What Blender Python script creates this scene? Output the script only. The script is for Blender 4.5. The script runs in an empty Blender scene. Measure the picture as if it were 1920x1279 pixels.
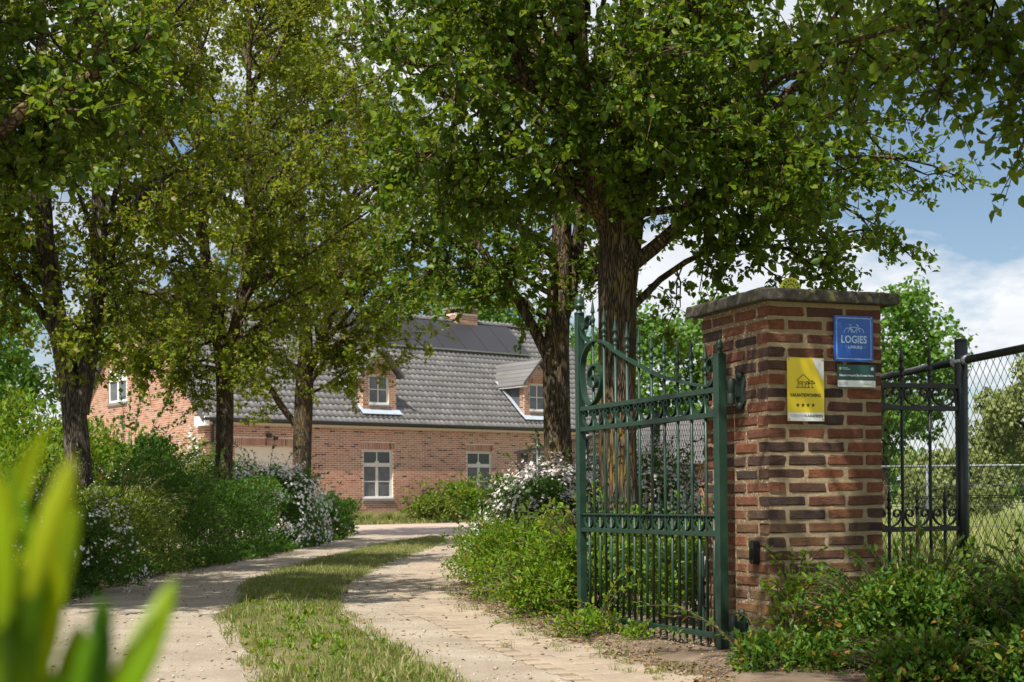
import bpy, math, random
import numpy as np
from mathutils import Matrix, Vector

scene = bpy.context.scene
COL = scene.collection
R = math.radians
PI = math.pi

# ------------------------------------------------------------------ camera
cd = bpy.data.cameras.new('camera')
cam = bpy.data.objects.new('camera', cd)
COL.objects.link(cam)
cd.sensor_width = 36.0
cd.lens = 50.06
cd.shift_y = 0.1544
cd.clip_start = 0.05
cd.clip_end = 3000
cam.matrix_world = Matrix.Translation((0, 0, 0.79)) @ Matrix.Rotation(R(90), 4, 'X') @ Matrix.Rotation(R(-0.6), 4, 'Z')
cd.dof.use_dof = True
cd.dof.focus_distance = 9.5
cd.dof.aperture_fstop = 6.3
scene.camera = cam

# ------------------------------------------------------------------ sky and sun
SUN_EL, SUN_ROT = R(55), R(211)
SUN = Vector((math.sin(SUN_ROT) * math.cos(SUN_EL), math.cos(SUN_ROT) * math.cos(SUN_EL), math.sin(SUN_EL)))
world = bpy.data.worlds.new('World')
scene.world = world
world.use_nodes = True
wn, wl = world.node_tree.nodes, world.node_tree.links
wn.clear()
w_out = wn.new('ShaderNodeOutputWorld')
w_bg = wn.new('ShaderNodeBackground')
w_sky = wn.new('ShaderNodeTexSky')
w_sky.sky_type = 'NISHITA'
w_sky.sun_disc = False
w_sky.sun_elevation = SUN_EL
w_sky.sun_rotation = SUN_ROT
w_sky.air_density = 1.0
w_sky.dust_density = 0.6
w_sky.ozone_density = 1.6
w_bg.inputs['Strength'].default_value = 0.07
tc = wn.new('ShaderNodeTexCoord')
sep = wn.new('ShaderNodeSeparateXYZ')
wl.new(tc.outputs['Generated'], sep.inputs[0])
zz = wn.new('ShaderNodeMath'); zz.operation = 'MAXIMUM'; zz.inputs[1].default_value = 0.0
wl.new(sep.outputs['Z'], zz.inputs[0])
za = wn.new('ShaderNodeMath'); za.operation = 'ADD'; za.inputs[1].default_value = 0.22
wl.new(zz.outputs[0], za.inputs[0])
dv = wn.new('ShaderNodeVectorMath'); dv.operation = 'DIVIDE'
cb = wn.new('ShaderNodeCombineXYZ')
for k in range(3):
    wl.new(za.outputs[0], cb.inputs[k])
wl.new(tc.outputs['Generated'], dv.inputs[0])
wl.new(cb.outputs[0], dv.inputs[1])
cn = wn.new('ShaderNodeTexNoise')
cn.inputs['Scale'].default_value = 1.35
cn.inputs['Detail'].default_value = 9
cn.inputs['Roughness'].default_value = 0.58
cn.inputs['Distortion'].default_value = 0.25
mp = wn.new('ShaderNodeMapping')
mp.inputs['Location'].default_value = (3.7, 1.9, 0.4)
wl.new(dv.outputs[0], mp.inputs[0])
wl.new(mp.outputs[0], cn.inputs['Vector'])
cr = wn.new('ShaderNodeValToRGB')
cr.color_ramp.elements[0].position = 0.43
cr.color_ramp.elements[1].position = 0.52
wl.new(cn.outputs['Fac'], cr.inputs[0])
cn2 = wn.new('ShaderNodeTexNoise')
cn2.inputs['Scale'].default_value = 3.0
cn2.inputs['Detail'].default_value = 5
wl.new(mp.outputs[0], cn2.inputs['Vector'])
cr2 = wn.new('ShaderNodeValToRGB')
cr2.color_ramp.elements[0].position = 0.3
cr2.color_ramp.elements[1].position = 0.7
cr2.color_ramp.elements[0].color = (6.2, 6.7, 7.5, 1)
cr2.color_ramp.elements[1].color = (9.6, 9.7, 9.9, 1)
wl.new(cn2.outputs['Fac'], cr2.inputs[0])
wm = wn.new('ShaderNodeMixRGB')
wl.new(cr.outputs[0], wm.inputs[0])
wl.new(w_sky.outputs[0], wm.inputs[1])
wl.new(cr2.outputs[0], wm.inputs[2])
wl.new(wm.outputs[0], w_bg.inputs[0])
wl.new(w_bg.outputs[0], w_out.inputs[0])

sl = bpy.data.lights.new('sun', 'SUN')
sl.energy = 5.0
sl.angle = R(0.53)
sl.color = (1.0, 0.94, 0.84)
so = bpy.data.objects.new('sun', sl)
COL.objects.link(so)
so.rotation_euler = SUN.to_track_quat('Z', 'Y').to_euler()
so.location = (-10, -12, 25)

scene.view_settings.view_transform = 'Standard'
scene.view_settings.look = 'None'
scene.view_settings.exposure = 0.65
scene.view_settings.gamma = 1.0
scene.view_settings.use_curve_mapping = False
scene.cycles.use_denoising = True
scene.cycles.max_bounces = 8
scene.cycles.transparent_max_bounces = 8
scene.cycles.sample_clamp_indirect = 6


# ------------------------------------------------------------------ helpers: objects
def link(o, parent=None):
    COL.objects.link(o)
    if parent is not None:
        o.parent = parent
    return o


def tag(o, label=None, cat=None, group=None, kind=None):
    if label: o['label'] = label
    if cat: o['category'] = cat
    if group: o['group'] = group
    if kind: o['kind'] = kind
    return o


def empty(name, loc=(0, 0, 0), rz=0.0, label=None, cat=None, group=None):
    o = bpy.data.objects.new(name, None)
    o.empty_display_size = 0.2
    o.location = loc
    o.rotation_euler = (0, 0, rz)
    link(o)
    return tag(o, label, cat, group)


def mobj(name, me, m=None, parent=None, loc=None, rot=None, scale=None):
    o = bpy.data.objects.new(name, me)
    if m is not None and not me.materials:
        me.materials.append(m)
    if loc is not None: o.location = loc
    if rot is not None: o.rotation_euler = rot
    if scale is not None: o.scale = scale
    return link(o, parent)


def nmesh(name, V, groups, smooth=False):
    """numpy verts (n,3) and a list of face arrays (m,k)"""
    me = bpy.data.meshes.new(name)
    V = np.asarray(V, dtype=np.float32)
    groups = [np.asarray(g, dtype=np.int32) for g in groups if len(g)]
    nl = sum(g.size for g in groups)
    nf = sum(len(g) for g in groups)
    me.vertices.add(len(V)); me.vertices.foreach_set('co', V.ravel())
    me.loops.add(nl); me.polygons.add(nf)
    me.loops.foreach_set('vertex_index', np.concatenate([g.ravel() for g in groups]))
    tot = np.concatenate([np.full(len(g), g.shape[1], dtype=np.int32) for g in groups])
    st = np.concatenate([[0], np.cumsum(tot)[:-1]]).astype(np.int32)
    me.polygons.foreach_set('loop_start', st)
    me.polygons.foreach_set('loop_total', tot)
    if smooth:
        me.polygons.foreach_set('use_smooth', np.ones(nf, dtype=bool))
    me.update(calc_edges=True)
    return me


class MB:
    """collects hard-surface shapes into one mesh"""
    def __init__(s):
        s.v, s.f = [], []

    def add(s, V, F):
        o = len(s.v)
        s.v += [tuple(p) for p in V]
        s.f += [tuple(i + o for i in f) for f in F]
        return s

    def box(s, x0, x1, y0, y1, z0, z1):
        V = [(x0, y0, z0), (x1, y0, z0), (x1, y1, z0), (x0, y1, z0), (x0, y0, z1), (x1, y0, z1), (x1, y1, z1), (x0, y1, z1)]
        F = [(3, 2, 1, 0), (4, 5, 6, 7), (0, 1, 5, 4), (1, 2, 6, 5), (2, 3, 7, 6), (3, 0, 4, 7)]
        return s.add(V, F)

    def bevbox(s, x0, x1, y0, y1, z0, z1, b):
        """box with chamfered edges"""
        V, F = [], []
        xs, ys, zs = (x0, x1), (y0, y1), (z0, z1)
        idx = {}
        for i in range(2):
            for j in range(2):
                for k in range(2):
                    sx, sy, sz = (1 if i == 0 else -1), (1 if j == 0 else -1), (1 if k == 0 else -1)
                    p = (xs[i], ys[j], zs[k])
                    idx[i, j, k, 0] = len(V); V.append((p[0], p[1] + sy * b, p[2] + sz * b))
                    idx[i, j, k, 1] = len(V); V.append((p[0] + sx * b, p[1], p[2] + sz * b))
                    idx[i, j, k, 2] = len(V); V.append((p[0] + sx * b, p[1] + sy * b, p[2]))
        q = lambda a, c: [idx[t[0], t[1], t[2], a] for t in c]
        for i in range(2):
            c = [(i, 0, 0), (i, 1, 0), (i, 1, 1), (i, 0, 1)]; f = q(0, c); F.append(f if i else f[::-1])
            c = [(0, i, 0), (1, i, 0), (1, i, 1), (0, i, 1)]; f = q(1, c); F.append(f[::-1] if i else f)
            c = [(0, 0, i), (1, 0, i), (1, 1, i), (0, 1, i)]; f = q(2, c); F.append(f if i else f[::-1])
        for i in range(2):
            for j in range(2):
                F.append((idx[i, j, 0, 0], idx[i, j, 1, 0], idx[i, j, 1, 1], idx[i, j, 0, 1]))
                F.append((idx[i, 0, j, 0], idx[i, 1, j, 0], idx[i, 1, j, 2], idx[i, 0, j, 2]))
                F.append((idx[0, i, j, 1], idx[1, i, j, 1], idx[1, i, j, 2], idx[0, i, j, 2]))
                for k in range(2):
                    F.append((idx[i, j, k, 0], idx[i, j, k, 1], idx[i, j, k, 2]))
        return s.add(V, F)

    def tube(s, pts, r, n=8, cap=True):
        pts = [Vector(p) for p in pts]
        rs = r if isinstance(r, (list, tuple)) else [r] * len(pts)
        V, F = [], []
        ref = None
        for i, p in enumerate(pts):
            t = (pts[min(i + 1, len(pts) - 1)] - pts[max(i - 1, 0)]).normalized()
            if ref is None:
                ref = Vector((1, 0, 0)) if abs(t.x) < 0.8 else Vector((0, 1, 0))
            a = (ref - t * ref.dot(t)).normalized(); b = t.cross(a); ref = a
            for k in range(n):
                w = 2 * PI * k / n
                V.append(p + (a * math.cos(w) + b * math.sin(w)) * rs[i])
        for i in range(len(pts) - 1):
            for k in range(n):
                k2 = (k + 1) % n
                F.append((i * n + k, i * n + k2, (i + 1) * n + k2, (i + 1) * n + k))
        if cap:
            F.append(tuple(range(n))[::-1]); F.append(tuple((len(pts) - 1) * n + k for k in range(n)))
        return s.add(V, F)

    def lathe(s, prof, n=10, c=(0, 0, 0)):
        V, F = [], []
        for (r, z) in prof:
            for k in range(n):
                w = 2 * PI * k / n
                V.append((c[0] + r * math.cos(w), c[1] + r * math.sin(w), c[2] + z))
        for i in range(len(prof) - 1):
            for k in range(n):
                k2 = (k + 1) % n
                F.append((i * n + k, i * n + k2, (i + 1) * n + k2, (i + 1) * n + k))
        F.append(tuple(range(n))[::-1]); F.append(tuple((len(prof) - 1) * n + k for k in range(n)))
        return s.add(V, F)

    def flatbar(s, path, wy, th, y0=0.0):
        """flat strip swept along a path in the XZ plane; wy is its width along Y"""
        V, F = [], []
        n = len(path)
        ths = th if isinstance(th, (list, tuple)) else [th] * n
        for i, p in enumerate(path):
            a, b = path[max(i - 1, 0)], path[min(i + 1, n - 1)]
            dx, dz = b[0] - a[0], b[1] - a[1]
            l = math.hypot(dx, dz) or 1
            nx, nz = -dz / l * ths[i] / 2, dx / l * ths[i] / 2
            V += [(p[0] + nx, y0 - wy / 2, p[1] + nz), (p[0] - nx, y0 - wy / 2, p[1] - nz),
                  (p[0] - nx, y0 + wy / 2, p[1] - nz), (p[0] + nx, y0 + wy / 2, p[1] + nz)]
        for i in range(n - 1):
            for k in range(4):
                k2 = (k + 1) % 4
                F.append((4 * i + k, 4 * i + k2, 4 * i + 4 + k2, 4 * i + 4 + k))
        F.append((3, 2, 1, 0)); F.append((4 * n - 4, 4 * n - 3, 4 * n - 2, 4 * n - 1))
        return s.add(V, F)

    def prism(s, outline, y0, y1):
        """closed outline in XZ extruded along Y"""
        n = len(outline)
        V = [(x, y0, z) for x, z in outline] + [(x, y1, z) for x, z in outline]
        F = [tuple(range(n)), tuple(range(n, 2 * n))[::-1]]
        F += [((k + 1) % n, k, n + k, n + (k + 1) % n) for k in range(n)]
        return s.add(V, F)

    def mesh(s, name, smooth=False):
        me = bpy.data.meshes.new(name)
        me.from_pydata(s.v, [], s.f)
        if smooth:
            me.polygons.foreach_set('use_smooth', [True] * len(me.polygons))
        me.update()
        return me

    def build(s, name, m, parent=None, smooth=False, loc=None, rot=None):
        return mobj(name, s.mesh(name, smooth), m, parent, loc, rot)


def catmull(P, n):
    P = np.asarray(P, float)
    out = []
    Q = np.vstack([2 * P[0] - P[1], P, 2 * P[-1] - P[-2]])
    for i in range(1, len(Q) - 2):
        for t in np.linspace(0, 1, n, endpoint=False):
            a, b, c, d = Q[i - 1], Q[i], Q[i + 1], Q[i + 2]
            out.append(0.5 * (2 * b + (c - a) * t + (2 * a - 5 * b + 4 * c - d) * t * t + (3 * b - a - 3 * c + d) * t ** 3))
    out.append(P[-1])
    return np.array(out)


# ------------------------------------------------------------------ helpers: materials
class NT:
    def __init__(s, name):
        s.m = bpy.data.materials.new(name)
        s.m.use_nodes = True
        s.n, s.l = s.m.node_tree.nodes, s.m.node_tree.links
        s.n.clear()
        s.out = s.n.new('ShaderNodeOutputMaterial')
        s.p = s.n.new('ShaderNodeBsdfPrincipled')
        s.l.new(s.p.outputs[0], s.out.inputs[0])

    def node(s, t, **kw):
        n = s.n.new(t)
        for k, v in kw.items():
            if k in n.inputs: n.inputs[k].default_value = v
            else: setattr(n, k, v)
        return n

    def lk(s, a, b):
        s.l.new(a, b)

    def coord(s, kind='Object', scale=(1, 1, 1)):
        if kind == 'Position':
            t = s.n.new('ShaderNodeNewGeometry').outputs['Position']
        else:
            t = s.n.new('ShaderNodeTexCoord').outputs[kind]
        mp_ = s.n.new('ShaderNodeMapping')
        mp_.inputs['Scale'].default_value = scale
        s.lk(t, mp_.inputs[0])
        return mp_.outputs[0]

    def noise(s, vec, scale, detail=4, rough=0.55, dist=0.0):
        n = s.n.new('ShaderNodeTexNoise')
        n.inputs['Scale'].default_value = scale
        n.inputs['Detail'].default_value = detail
        n.inputs['Roughness'].default_value = rough
        n.inputs['Distortion'].default_value = dist
        s.lk(vec, n.inputs['Vector'])
        return n.outputs['Fac']

    def ramp(s, fac, stops, interp='LINEAR'):
        r = s.n.new('ShaderNodeValToRGB')
        r.color_ramp.interpolation = interp
        e = r.color_ramp.elements
        while len(e) < len(stops): e.new(0.5)
        for i, (p, c) in enumerate(stops):
            e[i].position = p
            e[i].color = (c, c, c, 1) if isinstance(c, (int, float)) else (*c, 1)
        s.lk(fac, r.inputs[0])
        return r.outputs[0]

    def mix(s, fac, a, b, mode='MIX'):
        n = s.n.new('ShaderNodeMixRGB')
        n.blend_type = mode
        for i, x in enumerate((fac, a, b)):
            if isinstance(x, (int, float)): n.inputs[i].default_value = x if i == 0 else (x, x, x, 1)
            elif isinstance(x, tuple): n.inputs[i].default_value = (*x, 1)
            else: s.lk(x, n.inputs[i])
        return n.outputs[0]

    def bump(s, h, strength=0.5, dist=0.01):
        b = s.n.new('ShaderNodeBump')
        b.inputs['Strength'].default_value = strength
        b.inputs['Distance'].default_value = dist
        s.lk(h, b.inputs['Height'])
        s.lk(b.outputs[0], s.p.inputs['Normal'])
        return b

    def base(s, c, rough=0.6, spec=0.5, metal=0.0):
        if isinstance(c, tuple): s.p.inputs['Base Color'].default_value = (*c, 1)
        else: s.lk(c, s.p.inputs['Base Color'])
        if isinstance(rough, (int, float)): s.p.inputs['Roughness'].default_value = rough
        else: s.lk(rough, s.p.inputs['Roughness'])
        s.p.inputs['Specular IOR Level'].default_value = spec
        s.p.inputs['Metallic'].default_value = metal
        return s.m


def simple(name, c, rough=0.5, spec=0.5, metal=0.0, var=0.0, vscale=8, bump=0.0):
    t = NT(name)
    if var or bump:
        v = t.coord('Object')
        f = t.noise(v, vscale, 5)
        lo = tuple(x * (1 - var) for x in c); hi = tuple(min(1, x * (1 + var)) for x in c)
        cc = t.ramp(f, [(0.3, lo), (0.7, hi)])
        if bump: t.bump(f, bump, 0.004)
        return t.base(cc, rough, spec, metal)
    return t.base(c, rough, spec, metal)


def leafmat(name, stops, trans=(0.30, 0.42, 0.05), tw=0.35, rough=0.48, spec=0.2):
    """leaf: per-leaf colour by island, a little light through it"""
    t = NT(name)
    g = t.node('ShaderNodeNewGeometry')
    c = t.ramp(g.outputs['Random Per Island'], stops)
    t.base(c, rough, spec)
    tr = t.node('ShaderNodeBsdfTranslucent')
    t.lk(t.mix(0.6, c, trans), tr.inputs[0])
    mx = t.node('ShaderNodeMixShader')
    mx.inputs[0].default_value = tw
    t.lk(t.p.outputs[0], mx.inputs[1]); t.lk(tr.outputs[0], mx.inputs[2])
    t.lk(mx.outputs[0], t.out.inputs[0])
    return t.m


M = {}
PEAR = [(0.0, (0.03, 0.07, 0.006)), (0.3, (0.075, 0.125, 0.008)), (0.62, (0.14, 0.185, 0.011)), (0.86, (0.21, 0.24, 0.02)), (0.95, (0.2, 0.16, 0.06)), (1.0, (0.3, 0.235, 0.14))]
M['pear_leaf'] = leafmat('pear_leaf', PEAR, (0.46, 0.5, 0.02), 0.42, 0.5, 0.2)
PEARD = [(0.0, (0.022, 0.062, 0.005)), (0.45, (0.052, 0.11, 0.008)), (0.8, (0.1, 0.16, 0.011)), (0.965, (0.14, 0.19, 0.015)), (1.0, (0.2, 0.15, 0.06))]
M['pear_leaf_deep'] = leafmat('pear_leaf_deep', PEARD, (0.34, 0.46, 0.02), 0.4, 0.45, 0.28)
M['maple_leaf'] = leafmat('maple_leaf', [(0, (0.045, 0.115, 0.015)), (0.6, (0.085, 0.18, 0.022)), (1, (0.13, 0.23, 0.035))], (0.25, 0.42, 0.04), 0.3)
M['willow_leaf'] = leafmat('willow_leaf', [(0, (0.15, 0.19, 0.06)), (0.6, (0.21, 0.25, 0.085)), (1, (0.28, 0.3, 0.12))], (0.36, 0.42, 0.1), 0.35)
M['dark_leaf'] = leafmat('dark_leaf', [(0, (0.018, 0.058, 0.008)), (0.6, (0.042, 0.108, 0.012)), (1, (0.08, 0.16, 0.018))], (0.2, 0.34, 0.02), 0.3)
M['fresh_leaf'] = leafmat('fresh_leaf', [(0, (0.045, 0.125, 0.008)), (0.55, (0.105, 0.205, 0.013)), (0.92, (0.18, 0.27, 0.02)), (1, (0.26, 0.13, 0.03))], (0.4, 0.5, 0.02), 0.36, 0.4)
M['quince_leaf'] = leafmat('quince_leaf', [(0, (0.022, 0.075, 0.01)), (0.5, (0.055, 0.135, 0.016)), (0.88, (0.12, 0.21, 0.025)), (0.97, (0.24, 0.18, 0.03)), (1, (0.28, 0.09, 0.03))], (0.3, 0.42, 0.02), 0.34, 0.4)
M['sage_leaf'] = leafmat('sage_leaf', [(0, (0.06, 0.11, 0.01)), (0.6, (0.12, 0.18, 0.018)), (0.92, (0.2, 0.235, 0.035)), (1, (0.28, 0.21, 0.12))], (0.28, 0.34, 0.05), 0.3)
M['laurel_leaf'] = leafmat('laurel_leaf', [(0, (0.1, 0.22, 0.012)), (0.5, (0.17, 0.3, 0.015)), (1, (0.26, 0.36, 0.02))], (0.42, 0.5, 0.02), 0.45, 0.3)
M['blossom'] = leafmat('blossom', [(0, (0.62, 0.6, 0.55)), (0.5, (0.78, 0.77, 0.74)), (1, (0.85, 0.82, 0.82))], (0.85, 0.84, 0.8), 0.25, 0.6, 0.2)
M['blossom_pale'] = leafmat('blossom_pale', [(0, (0.45, 0.38, 0.36)), (0.5, (0.66, 0.6, 0.58)), (1, (0.82, 0.78, 0.77))], (0.8, 0.72, 0.7), 0.25, 0.6, 0.2)
M['red_bloom'] = leafmat('red_bloom', [(0, (0.45, 0.03, 0.02)), (1, (0.6, 0.09, 0.03))], (0.6, 0.1, 0.03), 0.25)
M['grass_blade'] = leafmat('grass_blade', [(0, (0.07, 0.115, 0.02)), (0.4, (0.14, 0.185, 0.035)), (0.7, (0.24, 0.25, 0.07)), (1, (0.4, 0.34, 0.17))], (0.3, 0.36, 0.06), 0.3, 0.5, 0.3)
M['field_grass'] = leafmat('field_grass', [(0, (0.14, 0.2, 0.04)), (0.5, (0.22, 0.28, 0.07)), (1, (0.4, 0.36, 0.18))], (0.36, 0.4, 0.1), 0.3, 0.6, 0.2)
M['dead_leaf'] = leafmat('dead_leaf', [(0, (0.1, 0.06, 0.03)), (0.6, (0.2, 0.12, 0.055)), (0.94, (0.3, 0.19, 0.09)), (1, (0.45, 0.2, 0.03))], (0.3, 0.18, 0.06), 0.1, 0.7, 0.2)


def bark(name, dark, mid, moss, moss_amt):
    t = NT(name)
    v = t.coord('Object', (1, 1, 0.22))
    v2 = t.coord('Object')
    f = t.noise(v, 26, 7, 0.62, 0.6)
    f2 = t.noise(v2, 5, 5, 0.6)
    vw = t.mix(0.25, v, t.node('ShaderNodeTexNoise', Scale=9.0).outputs['Color'])
    vo = t.node('ShaderNodeTexVoronoi', feature='DISTANCE_TO_EDGE', Scale=30.0)
    t.lk(vw, vo.inputs['Vector'])
    crack = t.ramp(vo.outputs['Distance'], [(0.0, 0.0), (0.16, 1.0)])
    c = t.ramp(f, [(0.3, dark), (0.55, mid), (0.8, tuple(x * 1.6 for x in mid))])
    mf = t.ramp(f2, [(0.62 - moss_amt * 0.25, 0.0), (0.78 - moss_amt * 0.2, 0.85)])
    mm = t.mix(mf, c, moss)
    cc = t.mix(t.mix(1.0, t.ramp(crack, [(0.0, 0.85), (0.8, 0.0)]), (1, 1, 1), 'MULTIPLY'), mm, dark)
    t.bump(t.mix(0.45, crack, f), 1.0, 0.03)
    return t.base(cc, 0.95, 0.1)


M['bark'] = bark('bark', (0.025, 0.018, 0.013), (0.12, 0.092, 0.065), (0.2, 0.14, 0.035), 0.55)
M['bark_grey'] = bark('bark_grey', (0.03, 0.024, 0.02), (0.15, 0.125, 0.1), (0.17, 0.13, 0.05), 0.2)
M['twig'] = simple('twig', (0.07, 0.052, 0.036), 0.85, 0.2, var=0.35, vscale=20)


# ------------------------------------------------------------------ helpers: foliage
def unit(a):
    return a / np.maximum(np.linalg.norm(a, axis=-1, keepdims=True), 1e-9)


LEAF_T = np.array([(0, 0, 0), (0.22, 0.40, 0.8), (0.58, 0.46, 1), (1, 0, -1.1), (0.58, -0.46, 1), (0.22, -0.40, 0.8)])


def leaves(P, A, N, L, W, fold=0.16):
    """six-point leaves folded along the midrib -> verts, quads"""
    A = unit(A); S = unit(np.cross(A, N)); N = np.cross(S, A)
    T = LEAF_T
    V = (P[:, None, :] + A[:, None, :] * (T[None, :, 0, None] * L[:, None, None])
         + S[:, None, :] * (T[None, :, 1, None] * W[:, None, None])
         + N[:, None, :] * (T[None, :, 2, None] * W[:, None, None] * fold))
    b = np.arange(len(P))[:, None] * 6
    F = np.concatenate([b + np.array([[0, 3, 2, 1]]), b + np.array([[0, 5, 4, 3]])])
    return V.reshape(-1, 3), F


def leaves2(P, A, N, L, W, fold=0.2):
    """plain two-triangle leaves for what stands far off"""
    A = unit(A); S = unit(np.cross(A, N)); N = np.cross(S, A)
    T = np.array([(0, 0, 0), (0.45, 0.55, 1), (1, 0, -0.5), (0.45, -0.55, 1)])
    V = (P[:, None, :] + A[:, None, :] * (T[None, :, 0, None] * L[:, None, None])
         + S[:, None, :] * (T[None, :, 1, None] * W[:, None, None])
         + N[:, None, :] * (T[None, :, 2, None] * W[:, None, None] * fold))
    b = np.arange(len(P))[:, None] * 4
    return V.reshape(-1, 3), np.concatenate([b + np.array([[0, 2, 1]]), b + np.array([[0, 3, 2]])])


def stars(P, N, S, petals=5):
    """flat little flowers: n-pointed stars"""
    N = unit(N)
    ref = np.where(np.abs(N[:, 2:3]) < 0.9, np.array([[0, 0, 1.0]]), np.array([[1.0, 0, 0]]))
    a = unit(np.cross(N, ref)); b = np.cross(N, a)
    k = petals * 2
    w = np.arange(k) * 2 * PI / k
    r = np.where(np.arange(k) % 2 == 0, 1.0, 0.45)
    V = (P[:, None, :] + a[:, None, :] * (np.cos(w) * r)[None, :, None] * S[:, None, None]
         + b[:, None, :] * (np.sin(w) * r)[None, :, None] * S[:, None, None]
         + N[:, None, :] * (r * 0.25)[None, :, None] * S[:, None, None])
    F = np.arange(len(P))[:, None] * k + np.arange(k)[None, :]
    return V.reshape(-1, 3), F


def bulk_tubes(P, Rr, sides=3):
    """P (N,K,3) polylines with radii (N,K) -> verts, quads"""
    N_, K = P.shape[:2]
    T = np.empty_like(P)
    T[:, 1:-1] = P[:, 2:] - P[:, :-2]
    T[:, 0] = P[:, 1] - P[:, 0]; T[:, -1] = P[:, -1] - P[:, -2]
    T = unit(T)
    m = unit(T.mean(axis=1, keepdims=True))
    ref = np.where(np.abs(m[..., 2:3]) < 0.8, np.array([[[0, 0, 1.0]]]), np.array([[[1.0, 0, 0]]]))
    a = unit(np.cross(T, np.broadcast_to(ref, T.shape))); b = np.cross(T, a)
    w = np.arange(sides) * 2 * PI / sides
    V = (P[:, :, None, :] + (a[:, :, None, :] * np.cos(w)[None, None, :, None] + b[:, :, None, :] * np.sin(w)[None, None, :, None]) * Rr[:, :, None, None])
    base = (np.arange(N_) * K * sides)[:, None, None]
    i = (np.arange(K - 1) * sides)[None, :, None]
    k = np.arange(sides)[None, None, :]; k2 = (np.arange(sides) + 1) % sides
    k2 = k2[None, None, :]
    F = np.stack([base + i + k, base + i + k2, base + i + sides + k2, base + i + sides + k], axis=-1)
    return V.reshape(-1, 3), F.reshape(-1, 4)


def join(parts):
    Vs, Fs, o = [], [], 0
    for V, F in parts:
        Vs.append(V); Fs.append(F + o); o += len(V)
    return np.concatenate(Vs), Fs


def trunk_tube(path, rad, rng, sides=22, n=9, flare=0.0, furrow=0.055):
    """one trunk or stem with ridged bark in its own shape"""
    P = catmull(path, n)
    rr = np.interp(np.linspace(0, 1, len(P)), np.linspace(0, 1, len(rad)), rad)
    if flare:
        rr = rr * (1 + flare * np.exp(-(P[:, 2] - P[0, 2]) / 0.16))
    ang = np.arange(sides) * 2 * PI / sides
    ph = rng.uniform(0, 6.28, 6)
    z = P[:, 2][:, None]
    a = ang[None, :]
    f = (np.abs(np.sin(4.5 * a + 1.3 * np.sin(z * 3 + ph[0]) + ph[1])) * 0.6 + 0.4 * np.sin(7 * a + 2.2 * np.sin(z * 4.6 + ph[2])) + 0.12 * np.sin(2 * a + z * 1.7 + ph[3]))
    rad2 = rr[:, None] * (1 + furrow * (f - 0.4))
    T = np.gradient(P, axis=0); T = unit(T)
    ref = np.array([1.0, 0, 0])
    A = unit(ref - T * (T @ ref)[:, None]); B = np.cross(T, A)
    V = P[:, None, :] + A[:, None, :] * (np.cos(a) * rad2)[..., None] + B[:, None, :] * (np.sin(a) * rad2)[..., None]
    K = len(P)
    i = (np.arange(K - 1) * sides)[:, None]; k = np.arange(sides)[None, :]; k2 = (k + 1) % sides
    F = np.stack([i + k, i + k2, i + sides + k2, i + sides + k], -1).reshape(-1, 4)
    return V.reshape(-1, 3), F


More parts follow.
